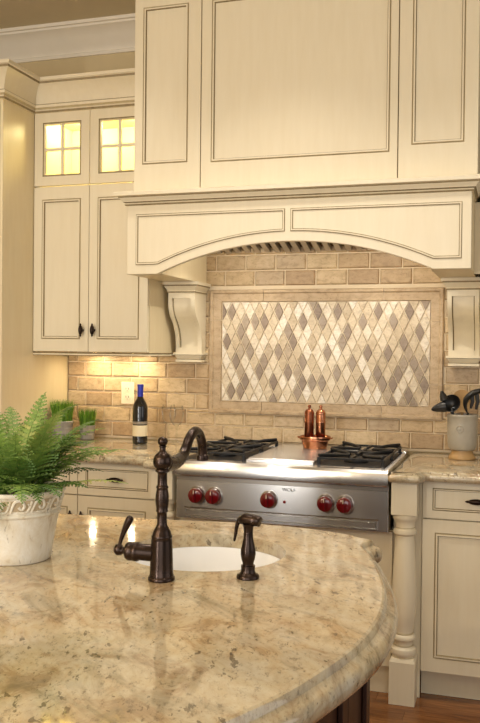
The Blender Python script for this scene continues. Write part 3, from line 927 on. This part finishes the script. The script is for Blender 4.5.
# burner wells, caps and cast-iron grates
def burner_side(x0, x1):
    MB().box(x0, x1, -.675, -.122, .9362, .9385).build('burner_pan', M['iron'], ct)
    y0, y1 = -.675, -.125
    for cyb in (-.53, -.265):
        cx = (x0 + x1) / 2
        MB().lathe([(.052, .939), (.052, .948), (.040, .950), (.038, .957), (.036, .960), (.0005, .961)], (cx, cyb, 0), 28).build('burner', M['iron'], ct)
        g = MB(); a = y0 if cyb < -.4 else (y0 + y1) / 2 + .002; c = (y0 + y1) / 2 - .002 if cyb < -.4 else y1
        zt, zb, w = .970, .961, .006
        g.box(x0 + .004, x0 + .014, a, c, zb, zt); g.box(x1 - .014, x1 - .004, a, c, zb, zt)
        g.box(x0 + .014, x1 - .014, a, a + .011, zb, zt); g.box(x0 + .014, x1 - .014, c - .011, c, zb, zt)
        hw, hd_ = (x1 - x0) / 2 - .010, (c - a) / 2 - .008
        for sx, sy in ((1, 1), (1, -1), (-1, 1), (-1, -1)):
            ym = (a + c) / 2
            g.tube([(cx + sx * .030, cyb + sy * .026, zt - .003), (cx + sx * hw * .6, ym + sy * hd_ * .6, zt + .003), (cx + sx * hw, ym + sy * hd_, zt + .007)], [.005, .0085, .0075], 8)
            g.box(cx + sx * hw - .007, cx + sx * hw + .007, ym + sy * hd_ - .007, ym + sy * hd_ + .007, .9387, zb)
        for s in (1, -1):
            g.box(cx + s * .028 if s > 0 else x0 + .014, x1 - .014 if s > 0 else cx - .028, cyb - w, cyb + w, zb, zt + .002)
            yy0, yy1 = (cyb + .028, c - .011) if s > 0 else (a + .011, cyb - .028)
            g.box(cx - w, cx + w, yy0, yy1, zb, zt + .002)
        g.build('grate', M['iron'], ct, bevel=.002)
burner_side(-.895, -.610); burner_side(-.304, -.018)

# ------------------------------------------------------------------ island
island = thing('kitchen_island', 'kitchen island in front: dark wood base under a curved golden granite top', 'island', (-.6, -2.8, 0))
IT = .914
back = catmull([(.105, -1.874), (.05, -1.838), (-.05, -1.806), (-.18, -1.790), (-.32, -1.798), (-.5, -1.826), (-.8, -1.850), (-1.2, -1.855), (-1.75, -1.858)], 5)
right = catmull([(-1.3, -3.70), (-.7, -3.655), (-.35, -3.57), (-.15, -3.465), (-.02, -3.345), (.08, -3.215), (.14, -3.10), (.186, -2.996), (.218, -2.895), (.247, -2.78),
                 (.263, -2.673), (.267, -2.541), (.254, -2.404), (.227, -2.272), (.190, -2.14), (.165, -2.06), (.143, -2.005)], 5)
corner = catmull([(.143, -2.005), (.134, -1.975), (.141, -1.945), (.151, -1.918), (.146, -1.898), (.128, -1.884), (.105, -1.874)], 4)
outline = [Vector((-1.75, -3.70))] + right + corner[1:-1] + back
IE = [(-.032, 0.0), (-.027, -.0015), (-.0235, -.006), (-.0215, -.013), (-.016, -.0175), (-.009, -.020), (-.003, -.026), (0.0, -.035), (0.0, -.044), (-.003, -.053), (-.010, -.060), (-.020, -.063), (-.03, -.064)]
SX, SY, SR = -.243, -2.185, .197
hole = [(SX + SR * cos(2 * pi * k / 72), SY + SR * sin(2 * pi * k / 72)) for k in range(72)]
slab('countertop', outline, IT, IE, None, hole, .034).build('countertop', M['granite'], island, angle=30)
# base: hollow panelled box following the curve
bp = [(-1.6, -1.96), (-1.6, -3.45)] + [(-.65, -3.40), (-.32, -3.30), (-.06, -3.10), (.07, -2.88), (.125, -2.66), (.142, -2.40), (.146, -2.135), (.06, -2.02), (-.04, -1.96)]
MB().sweep(bp, [(0, 0.0005), (0, .849), (-.02, .849), (-.02, .0005)], closed=True, close_prof=True).build('base', M['darkwood'], island, angle=20)
b = MB()
b.sweep(bp, [(.001, .0005), (.016, .0005), (.016, .10), (.010, .112), (.001, .116)], closed=True)
b.sweep(bp, [(.001, .770), (.008, .772), (.012, .80), (.020, .83), (.022, .849), (.001, .849)], closed=True)
b.build('base_moulding', M['darkwood'], island, angle=25)
def stave(p, q, z0, z1, th):
    p, q = Vector(p), Vector(q); d = (q - p).normalized(); nn = Vector((d.y, -d.x))
    return [p + nn * .001, q + nn * .001, q + nn * th, p + nn * th]
for i in (6, 7, 8, 5):
    p, q = Vector(bp[i]), Vector(bp[i + 1]); d = (q - p)
    L = d.length; d.normalize()
    MB().prism([tuple(v) for v in stave(p + d * .002, p + d * .045, 0, 0, .012)], .117, .769).prism([tuple(v) for v in stave(q - d * .045, q - d * .002, 0, 0, .012)], .117, .769).build('stile', M['darkwood'], island, bevel=.002)

# undermount sink
sk = thing('bar_sink', 'round white bar sink set into the island granite behind the faucet', 'sink', (SX, SY, .66))
pr = [(.222, .877), (.222, .8795), (.197, .8795), (.196, .874), (.193, .84), (.186, .79), (.170, .74), (.140, .705), (.09, .690), (.03, .686), (.024, .684),
      (.024, .676), (.03, .674), (.10, .680), (.15, .695), (.182, .735), (.198, .79), (.206, .85), (.208, .877)]
MB().lathe(pr, (SX, SY, 0), 64, caps=False).build('bowl', M['porcelain'], sk)
MB().lathe([(.0235, .684), (.0235, .6865), (.018, .6865), (.016, .682), (.0005, .681)], (SX, SY, 0), 24).build('drain', M['bronze'], sk)

# ------------------------------------------------------------------ faucet
FXc, FYc = -.2415, -2.468
fa = thing('faucet', 'tall oil-rubbed bronze faucet with gooseneck spout and side lever on the island', 'faucet', (FXc, FYc, IT))
def L0(prof, **k): return MB().lathe([(r, z + IT) for r, z in prof], (FXc, FYc, 0), 36, **k)
L0([(.0285, .0003), (.029, .003), (.0285, .007), (.026, .009), (.0262, .011), (.0255, .013), (.025, .03), (.0225, .085), (.0215, .090), (.0225, .092), (.0225, .095), (.0205, .098),
    (.019, .104), (.0150, .112), (.0115, .118), (.0108, .122), (.0105, .140), (.0110, .1455), (.0128, .147), (.0128, .150), (.0120, .152), (.0138, .162), (.0147, .172), (.0143, .182),
    (.0125, .193), (.0118, .196), (.0132, .198), (.0132, .201), (.0112, .203), (.0105, .206), (.0102, .228), (.0115, .231), (.0150, .233), (.0155, .236), (.013, .239),
    (.016, .241), (.0198, .247), (.0205, .254), (.0198, .262), (.016, .269), (.010, .274), (.0065, .277), (.0060, .284), (.0085, .286), (.0085, .2875), (.006, .289),
    (.0092, .291), (.0112, .298), (.0092, .304), (.004, .307), (.0005, .3078)]).build('column', M['bronze'], fa, angle=50)
sp = catmull([(FXc, FYc + .012, 1.164), (FXc, FYc + .060, 1.158), (FXc, FYc + .100, 1.162), (FXc, FYc + .130, 1.176), (FXc, FYc + .160, 1.203), (FXc, FYc + .192, 1.216),
              (FXc, FYc + .222, 1.209), (FXc, FYc + .243, 1.186), (FXc, FYc + .250, 1.158), (FXc, FYc + .250, 1.150)], 6)
n = len(sp)
MB().tube(sp, [.0185 - .0070 * min(1, i / (n * .38)) for i in range(n)], 20).build('spout', M['bronze'], fa, angle=60)
MB().lathe([(.0112, 1.156), (.0150, 1.153), (.0155, 1.147), (.0150, 1.142), (.012, 1.140), (.010, 1.143)], (FXc, FYc + .250, 0), 24).build('aerator', M['bronze'], fa)
ml = Matrix.Rotation(-pi / 2, 3, 'Y')   # local z -> -x
hz = IT + .056
MB().lathe([(.0165, .018), (.0180, .021), (.0180, .052), (.0200, .054), (.0212, .057), (.0212, .063), (.0195, .065), (.0205, .068), (.0205, .076), (.0185, .081), (.013, .084), (.009, .086), (.0075, .090), (.0095, .094)],
           (FXc, FYc, hz), 32, ml).build('valve_barrel', M['bronze'], fa, angle=50)
hl = MB().lathe([(.0005, -.0125), (.007, -.011), (.0118, -.004), (.0118, .004), (.007, .011), (.0005, .0125)], (FXc - .101, FYc, hz + .001), 24)
hl.tube(catmull([(FXc - .100, FYc, hz + .008), (FXc - .095, FYc, hz + .026), (FXc - .086, FYc, hz + .048), (FXc - .076, FYc, hz + .068), (FXc - .072, FYc, hz + .075)], 4), [.0042, .0042, .0042, .0044, .0048, .0052, .0058, .0064, .007, .0076, .0082, .0086, .0086, .0084, .0075, .006, .003], 16)
hl.build('lever', M['bronze'], fa, angle=60)

# side sprayer
SPX, SPY = -.071, -2.391
ss = thing('side_sprayer', 'small bronze side sprayer standing right of the faucet on the island', 'sprayer', (SPX, SPY, IT))
MB().lathe([(r, z + IT) for r, z in [(.0245, .0003), (.025, .003), (.0235, .008), (.0175, .011), (.0158, .014), (.0152, .022), (.0155, .028)]], (SPX, SPY, 0), 32).build('holder', M['bronze'], ss, angle=50)
MB().lathe([(r, z + IT) for r, z in [(.0120, .0285), (.0120, .033), (.0148, .042), (.0165, .052), (.0162, .062), (.0135, .074), (.0108, .086), (.0100, .100), (.0108, .110), (.0135, .118)]], (SPX, SPY, 0), 32).build('body', M['bronze'], ss, angle=60)
hd = (cos(radians(-14)), sin(radians(-14)))
def P(o, h): return (SPX + hd[0] * o, SPY + hd[1] * o, IT + h)
MB().tube([P(-.020, .117), P(-.018, .123), P(-.006, .128), (P(.012, .127)), P(.027, .126), P(.029, .125)], [.005, .0105, .0135, .0130, .0115, .009], 18).build('spray_head', M['bronze'], ss, angle=60)
MB().tube(catmull([P(-.014, .131), P(-.024, .124), P(-.030, .108), P(-.033, .090), P(-.036, .076)], 3), [.0045, .005, .0052, .005, .005, .0046, .0044, .004, .0038, .0035, .0032, .003, .002], 10).build('trigger', M['bronze'], ss, angle=60)

# ------------------------------------------------------------------ potted fern
PXc, PYc = -.640, -2.405
pf = thing('potted_fern', 'green fern in a whitewashed terracotta pot at the left end of the island', 'potted plant', (PXc, PYc, IT))
def LP(prof, mat, name, par, **k): return MB().lathe([(r, z + IT) for r, z in prof], (PXc, PYc, 0), 56, **k).build(name, mat, par, angle=45)
pot = LP([(.075, .0004), (.080, .001), (.083, .005), (.085, .02), (.096, .085), (.101, .108), (.1045, .110), (.106, .113), (.1045, .117), (.1015, .119), (.1025, .128), (.1085, .152), (.1105, .156),
          (.1145, .158), (.116, .162), (.1145, .167), (.110, .168), (.1035, .164), (.101, .150), (.09, .140)], M['whitewash'], 'pot', pf)
# scrolling relief between the two rims
b = MB()
nrep = 14
for k in range(nrep):
    a0 = 2 * pi * k / nrep
    def PP(da, z, pad=.0015):
        r = .1025 + (z - .128) * .25 + pad
        return (PXc + r * cos(a0 + da), PYc + r * sin(a0 + da), IT + z)
    w = 2 * pi / nrep
    S = [(-.50 * w, .124), (-.30 * w, .148), (0, .151), (.16 * w, .140), (.04 * w, .131), (-.12 * w, .137)]
    b.tube(catmull([PP(d, z) for d, z in S], 4), .0032, 6)
    S = [(.50 * w, .150), (.34 * w, .128), (.08 * w, .1235), (-.2 * w, .125)]
    b.tube(catmull([PP(d, z) for d, z in S], 4), .0028, 6)
    b.lathe([(.0004, -.003), (.0045, 0), (.0004, .003)], PP(.36 * w, .142), 8)
b.build('scroll_relief', M['whitewash'], pot)
MB().lathe([(.1024, .1262), (.1036, .128), (.1088, .1502), (.1092, .1520)], (PXc, PYc, IT), 56, caps=False).build('frieze_ground', M['whitewash_dark'], pot)
MB().lathe([(.099, IT + .146), (.06, IT + .152), (.0005, IT + .156)], (PXc, PYc, 0), 32).build('soil', M['soil'], pf)

def frond(az, el, L, tone, bend, wmax, seed):
    rr = random.Random(seed)
    b = MB()
    p = Vector((PXc + .03 * cos(az), PYc + .03 * sin(az), IT + .150))
    e = el; n = 20; pts = [p.copy()]; h = az
    for i in range(n):
        d = Vector((cos(h) * cos(e), sin(h) * cos(e), sin(e)))
        p = p + d * (L / n); pts.append(p.copy())
        e -= bend / n * (0.4 + 1.2 * i / n); h += rr.uniform(-.02, .02)
    b.tube(pts, [.0015 * (1 - .8 * i / n) + .0003 for i in range(n + 1)], 5, 0, tone * .8)
    up0 = Vector((0, 0, 1)); st = 4
    for i in range(st, n + 1):
        u = (i - st) / (n - st)
        T = (pts[i] - pts[i - 1]).normalized()
        S = T.cross(up0); S = S.normalized() if S.length > 1e-3 else Vector((1, 0, 0))
        N = S.cross(T).normalized()
        ln = wmax * (1 - u) ** .8 * min(1, .70 + u * 1.6) + .003
        for s in (1, -1):
            base = pts[i - 1].lerp(pts[i], .25 if s > 0 else .75)
            D = (S * s * .88 + T * .48 + N * rr.uniform(-.10, .16)).normalized()
            Q = D.cross(N).normalized()
            m = max(3, int(ln / .0075)); lw = L / n * .60
            tn = min(1, max(0, tone + rr.uniform(-.13, .13)))
            vs = []; fs = []
            for q in range(m):
                t0, t1 = q / m, (q + 1) / m
                w = lw * (1 - t0 * .8)
                a = base + D * (ln * t0) - N * (ln * .25 * t0 * t0)
                c = base + D * (ln * t1) - N * (ln * .25 * t1 * t1)
                md = D * (ln / m * .55); tp = D * (ln / m * 1.1)
                o = len(vs)
                vs += [a, c, a + Q * w * .9 + tp, a + Q * w * .55 + md * .2, a - Q * w * .9 + tp, a - Q * w * .55 + md * .2]
                fs += [(o, o + 3, o + 2, o + 1), (o, o + 1, o + 4, o + 5)]
            b.add(vs, fs, 0, tn)
    return b
rf = random.Random(5)
specs = []
for k in range(42):
    az = 2 * pi * (k * .381966) + rf.uniform(-.2, .2)
    ring = k / 42
    el = radians(82 - 58 * ring + rf.uniform(-12, 12))
    specs.append((az, el, rf.uniform(.20, .285) * (1.0 - .18 * ring), rf.uniform(.1, .9), rf.uniform(.6, 1.6), rf.uniform(.050, .074)))
# long fronds reaching right over the granite, and ones hanging over the rim
specs += [(radians(14), radians(20), .245, 1.0, .6, .036), (radians(32), radians(42), .26, .7, .9, .055), (radians(10), radians(55), .24, .6, 1.2, .055), (radians(-82), radians(18), .15, .55, 2.3, .045),
          (radians(60), radians(60), .27, .5, 1.0, .055), (radians(100), radians(72), .28, .6, .7, .06), (radians(150), radians(76), .26, .7, .7, .06), (radians(-40), radians(35), .17, .4, 1.6, .045),
          (radians(22), radians(66), .25, .8, 1.2, .06)]
for k, (az, el, L, tn, bd, wm) in enumerate(specs):
    frond(az, el, L, tn, bd, wm, k).build('frond', M['fern'], pf, smooth=False)

# ------------------------------------------------------------------ things on the left worktop
Z = CZ + .0004
def grass_pot(x, y, s, label, nb, hh, seed):
    t = thing('grass_pot', label, 'potted plant', (x, y, CZ), 'little grass pots by the pantry')
    p = [(.034, .0004), (.036, .002), (.0375, .03), (.041, .062), (.0425, .064), (.043, .070), (.0415, .072), (.039, .070), (.037, .058)]
    po = MB().lathe([(r * s, z * s + CZ) for r, z in p], (x, y, 0), 28).build('pot', M['zinc'], t)
    b = MB()
    for zz in (.025, .045): b.lathe([(.0372 * s + zz * .06, CZ + (zz - .002) * s), (.0392 * s + zz * .06, CZ + zz * s), (.0372 * s + zz * .06, CZ + (zz + .002) * s)], (x, y, 0), 28, caps=False)
    b.build('hoop', M['zinc'], po)
    MB().lathe([(.0375 * s, CZ + .060 * s), (.0005, CZ + .064 * s)], (x, y, 0), 20).build('soil', M['soil'], t)
    rr = random.Random(seed); b = MB()
    for k in range(nb):
        a = rr.uniform(0, 2 * pi); r = .037 * s * sqrt(rr.random())
        p0 = Vector((x + r * cos(a), y + r * sin(a), CZ + .060 * s))
        lean = Vector((cos(a), sin(a), 0)) * (r * .25 + rr.uniform(-.004, .006))
        h = hh * rr.uniform(.75, 1.05)
        ang = rr.uniform(0, pi); S = Vector((cos(ang), sin(ang), 0)) * .0014
        pm = p0 + lean * .35 + Vector((0, 0, h * .55)); pt = p0 + lean * (1 + rr.random() * .5) + Vector((0, 0, h))
        b.add([p0 - S, p0 + S, pm + S, pm - S, pt], [(0, 1, 2, 3), (3, 2, 4)], 0, rr.random())
    b.build('grass_blades', M['grass'], t, smooth=False)
grass_pot(-1.648, -.120, 1.02, 'small grey pot of short green grass, right one of the pair beside the pantry', 460, .100, 1)
grass_pot(-1.757, -.190, 1.36, 'larger grey pot of bushy green grass, left one of the pair, behind the fern', 700, .128, 2)

wx, wy = -1.305, -.215
wb = thing('wine_bottle', 'dark wine bottle with blue foil neck and cream label on the left worktop', 'bottle', (wx, wy, CZ))
MB().lathe([(r, z + CZ) for r, z in [(.0005, .008), (.028, .0006), (.034, .001), (.0368, .005), (.0372, .01), (.0372, .178), (.0362, .190), (.031, .204), (.022, .218), (.0165, .228), (.0145, .238), (.0142, .295), (.0005, .2951)]], (wx, wy, 0), 36).build('glass_body', M['bottle'], wb)
MB().lathe([(r, z + CZ) for r, z in [(.0150, .236), (.0150, .285), (.0160, .286), (.0160, .296), (.0150, .2975), (.0005, .298)]], (wx, wy, 0), 28).build('foil_capsule', M['foil'], wb)
lb = MB()
lb.lathe([(.0375, .040), (.0376, .041), (.0376, .093), (.0375, .094)], (wx, wy, CZ), 36, caps=False)
lb.build('label', M['label_cream'], wb)
MB().lathe([(.0375, .099), (.0376, .1), (.0376, .112), (.0375, .113)], (wx, wy, CZ), 36, caps=False).build('label_band', M['label_grey'], wb)

def wine_glass(x, y, label):
    t = thing('wine_glass', label, 'glass', (x, y, CZ), 'clear wine glasses beside the bottle')
    pr = [(.034, .0006), (.033, .002), (.010, .005), (.0042, .010), (.0036, .05), (.0036, .082), (.006, .088), (.020, .098), (.033, .118), (.038, .140), (.036, .168), (.031, .192)]
    MB().lathe([(r, z + CZ) for r, z in pr], (x, y, 0), 36, caps=False).build('glass', M['stemware'], t)
wine_glass(-1.205, -.085, 'clear wine glass on the left worktop, nearer the bottle')
wine_glass(-1.135, -.150, 'clear wine glass on the left worktop, nearer the cooktop')

ox, oz = -1.470, 1.176
ot = thing('wall_outlet', 'cream duplex power outlet on the tiles just left of the wine bottle', 'outlet', (ox, -.008, oz))
MB().box(ox - .037, ox + .037, -.0125, -.0056, oz - .058, oz + .058).build('plate', M['outlet'], ot, bevel=.003)
for s in (-1, 1):
    f = MB().lathe([(.0170, 0), (.0170, .002), (.016, .003)], (ox, -.0128, oz + s * .0215), 24, rm).build('socket', M['outlet'], ot)
    q = MB()
    for dx in (-.007, .007): q.box(ox + dx - .0014, ox + dx + .0014, -.0163, -.0159, oz + s * .0215 - .004, oz + s * .0215 + .006)
    q.box(ox - .002, ox + .002, -.0163, -.0159, oz + s * .0215 - .012, oz + s * .0215 - .008)
    q.build('slot', M['outlet_dark'], f)

# ------------------------------------------------------------------ copper set on the cooktop
px, py = -.412, -.215
GZ = .9522
cb = thing('copper_bowl', 'shallow flared copper bowl on the back of the griddle', 'bowl', (px, py, GZ))
MB().lathe([(r, z + GZ) for r, z in [(.050, .0004), (.054, .001), (.056, .004), (.058, .014), (.0625, .030), (.0635, .036), (.070, .040), (.0725, .044), (.0735, .052), (.0725, .058), (.068, .058), (.0655, .050), (.061, .036), (.056, .020), (.050, .0165), (.0005, .015)]], (px, py, 0), 40).build('bowl', M['copper'], cb)
b = MB()
for s in (-1, 1):
    b.tube(catmull([(px + s * .064, py - .012, GZ + .045), (px + s * .079, py - .010, GZ + .050), (px + s * .083, py, GZ + .052), (px + s * .079, py + .010, GZ + .050), (px + s * .064, py + .012, GZ + .045)], 4), .0028, 8)
b.build('handle', M['copper'], cb)
def mill(x, y, mat, label):
    t = thing('pepper_mill', label, 'mill', (x, y, GZ + .0175), 'mills in the copper bowl')
    z0 = GZ + .0178
    MB().lathe([(r, z + z0) for r, z in [(.021, .0005), (.0235, .002), (.0235, .012), (.0210, .016), (.0210, .020), (.0225, .024), (.0225, .100), (.0235, .103), (.0235, .109), (.0222, .111), (.0222, .140), (.0215, .142)]], (x, y, 0), 28).build('barrel', mat, t)
    MB().lathe([(r, z + z0) for r, z in [(.0225, .1423), (.0230, .147), (.0215, .154), (.0165, .162), (.009, .167), (.0055, .169), (.0052, .172), (.0080, .175), (.0088, .179), (.0066, .184), (.0005, .186)]], (x, y, 0), 28).build('cap', mat, t)
mill(px - .028, py - .004, M['copper_dark'], 'dark aged-copper pepper mill standing left in the copper bowl')
mill(px + .026, py + .000, M['copper'], 'bright copper pepper mill standing right in the copper bowl')

# ------------------------------------------------------------------ utensil crock, right worktop
ux, uy = .257, -.222
uk = thing('utensil_crock', 'grey stoneware urn with tan foot holding utensils on the right worktop', 'crock', (ux, uy, CZ))
MB().lathe([(r, z + CZ) for r, z in [(.052, .0004), (.058, .001), (.0595, .006), (.058, .012), (.051, .022), (.047, .032), (.046, .040)]], (ux, uy, 0), 40).build('foot', M['crock_foot'], uk)
pr = [(.044, .0402), (.054, .044), (.060, .054), (.0635, .074), (.0650, .10), (.0655, .13), (.0660, .16), (.0660, .186), (.0675, .189), (.0680, .194), (.0672, .199), (.0655, .200), (.062, .198), (.061, .17), (.060, .12), (.057, .075), (.045, .056), (.0005, .052)]
ub = MB().lathe([(r, z + CZ) for r, z in pr], (ux, uy, 0), 48).build('body', M['crock'], uk)
va = Vector((.4746 - ux, -4.18 - uy)).normalized(); va = Vector((va.x - .16, va.y)).normalized()
ez = CZ + .138
b = MB()
pe = (ux + va.x * .0645, uy + va.y * .0645, ez)
mt = Matrix.Rotation(math.atan2(va.y, va.x), 3, 'Z') @ Matrix.Rotation(pi / 2, 3, 'Y')
b.lathe([(.0145, 0), (.0165, .003), (.0145, .0045), (.0125, .003), (.0120, .001)], pe, 24, mt)
b.lathe([(.007, 0), (.006, .004), (.0005, .005)], pe, 16, mt)
b.build('roundel', M['crock'], ub)
def flat_head(b, pts2, c, ang, th, lean):
    """flat utensil head from a 2-D outline, standing at c, turned about z"""
    n = len(pts2); vs = []
    for s in (-1, 1):
        for u, v in pts2:
            p = Vector((u, s * th / 2 + v * lean, v)); p.rotate(Matrix.Rotation(ang, 3, 'Z'))
            vs.append(p + Vector(c))
    b.add(vs, [tuple(range(n)), tuple(range(n, 2 * n))[::-1]] + [(i, (i + 1) % n, n + (i + 1) % n, n + i) for i in range(n)])
zb = CZ + .056
def utensil(name, label, cat, foot, neck, mat, head):
    t = thing(name, label, cat, foot, 'utensils in the grey crock')
    MB().tube([foot, neck], [.005, .006], 10).build('handle', mat, t)
    head(t, neck)
def ladle_head(t, c):
    b = MB(); m = Matrix.Rotation(radians(-25), 3, 'Y') @ Matrix.Rotation(radians(62), 3, 'X')
    pr = [(.0005, -.034), (.020, -.030), (.036, -.014), (.042, .002), (.040, .003), (.034, -.012), (.018, -.027), (.0005, -.031)]
    o = (c[0] - .006, c[1], c[2] + .036)
    b.lathe(pr, o, 28, m)
    b.tube([(c[0], c[1], c[2] - .006), (c[0] - .002, c[1] + .006, c[2] + .014)], [.008, .010], 10)
    b.build('ladle_bowl', M['black_plastic'], t)
    # pouring spout and hook that stick out on the left
    MB().tube(catmull([(o[0] - .022, o[1] - .004, o[2] - .014), (o[0] - .050, o[1] - .006, o[2] - .020), (o[0] - .084, o[1] - .008, o[2] - .030)], 3), [.024, .024, .023, .020, .016, .011, .004], 12, squash=1.0).build('spout', M['black_plastic'], t)
    MB().tube([(o[0] - .028, o[1], o[2] + .014), (o[0] - .036, o[1], o[2] + .034), (o[0] - .042, o[1], o[2] + .054)], [.020, .015, .005], 10, squash=1.0).build('hook', M['black_plastic'], t)
utensil('ladle', 'black ladle with side spout leaning left in the grey crock', 'ladle', (ux - .002, uy - .022, zb), (ux - .042, uy - .034, CZ + .212), M['black_plastic'], ladle_head)
def claw_head(t, c):
    b = MB()
    b.tube(catmull([(c[0], c[1], c[2] - .006), (c[0] - .012, c[1], c[2] + .030), (c[0] - .006, c[1], c[2] + .062), (c[0] + .022, c[1], c[2] + .088), (c[0] + .062, c[1] + .004, c[2] + .100), (c[0] + .10, c[1] + .004, c[2] + .098)], 3),
           [.006, .008, .012, .016, .020, .023, .025, .026, .027, .027, .026, .024, .022, .018, .012, .005], 12, squash=.5)
    for dx, dz in ((.016, .020), (.038, .016), (.062, .030)):
        b.tube([(c[0] + dx, c[1] - .004, c[2] + .082), (c[0] + dx + .004, c[1] - .008, c[2] + .05), (c[0] + dx - .003, c[1] - .010, c[2] + dz)], [.010, .009, .005], 8)
    b.build('fork_head', M['black_plastic'], t)
utensil('pasta_server', 'black toothed pasta server leaning right in the grey crock', 'pasta server', (ux + .018, uy + .006, zb), (ux + .022, uy + .006, CZ + .206), M['black_plastic'], claw_head)
def spoon_head(t, c):
    b = MB()
    b.lathe([(.0005, -.010), (.030, -.007), (.042, .0), (.043, .003), (.038, .001), (.026, -.003), (.0005, -.006)], (c[0], c[1], c[2] + .050), 28, Matrix.Rotation(radians(80), 3, 'X') @ Matrix.Diagonal((1.05, 1.2, 1.0)))
    b.build('spoon_bowl', M['wood_spoon'], t)
utensil('wooden_spoon', 'round tan wooden spoon standing at the back of the grey crock', 'spoon', (ux - .004, uy + .026, zb), (ux - .006, uy + .050, CZ + .205), M['wood_spoon'], spoon_head)

# ------------------------------------------------------------------ light
def area(name, loc, rot, sx, sy, e, col):
    l = bpy.data.lights.new(name, 'AREA'); l.shape = 'RECTANGLE'; l.size = sx; l.size_y = sy; l.energy = e; l.color = col
    o = bpy.data.objects.new(name, l); COL.objects.link(o); o.location = loc; o.rotation_euler = rot
    return o
def can(loc, e, col=(1, .93, .84), size=110):
    l = bpy.data.lights.new('downlight', 'SPOT'); l.energy = e; l.color = col; l.spot_size = radians(size); l.spot_blend = .7; l.shadow_soft_size = .06
    o = bpy.data.objects.new('downlight', l); COL.objects.link(o); o.location = loc
can((-1.45, -1.15, CEIL - .02), 30)
can((-.45, -1.35, CEIL - .02), 52)
can((.40, -1.45, CEIL - .02), 46)
can((-1.2, -2.6, CEIL - .02), 34)
can((.3, -2.6, CEIL - .02), 32)
area('front_fill', (.7, -6.3, 1.75), (radians(88), 0, radians(4)), 2.6, 1.9, 52, (1, .98, .96))  # unseen softbox-like area light, added as soft fill from behind the camera
area('slot_window', (-1.83, -6.3, 1.5), (radians(90), 0, radians(-10)), .20, 2.4, 95, (1, .97, .93))
area('side_light', (2.55, -2.6, 1.7), (radians(90), 0, radians(90)), 2.0, 1.6, 14, (1, .97, .94))  # broad area light at the open right side, out of view
for x in (-1.97, -1.89, -.98, -.90):
    l = bpy.data.lights.new('pendant_bulb', 'POINT'); l.energy = 16; l.color = (1, .80, .55); l.shadow_soft_size = .035
    o = bpy.data.objects.new('pendant_bulb', l); COL.objects.link(o); o.location = (x, -4.0, 2.0)
w = bpy.data.worlds.new('room_light'); scene.world = w; w.use_nodes = True
bg = w.node_tree.nodes['Background']; bg.inputs['Color'].default_value = (1.0, .95, .88, 1); bg.inputs['Strength'].default_value = .30

# ------------------------------------------------------------------ camera
yaw, pitch, roll = .3073, -.0134, .0108
fw = Vector((-sin(yaw) * cos(pitch), cos(yaw) * cos(pitch), sin(pitch)))
rr = Vector((cos(yaw), sin(yaw), 0)); up = rr.cross(fw)
R2 = rr * cos(roll) + up * sin(roll); U2 = -rr * sin(roll) + up * cos(roll)
cam = bpy.data.cameras.new('camera'); co = bpy.data.objects.new('camera', cam); COL.objects.link(co)
co.matrix_world = Matrix(((R2.x, U2.x, -fw.x, .4746), (R2.y, U2.y, -fw.y, -4.1837), (R2.z, U2.z, -fw.z, 1.4092), (0, 0, 0, 1)))
cam.sensor_fit = 'VERTICAL'; cam.sensor_height = 36.0; cam.lens = 865.77 / 723 * 36
cam.clip_start = .05
scene.camera = co
scene.cycles.transparent_max_bounces = 24
scene.view_settings.view_transform = 'Standard'
scene.view_settings.look = 'None'
scene.view_settings.exposure = -0.26
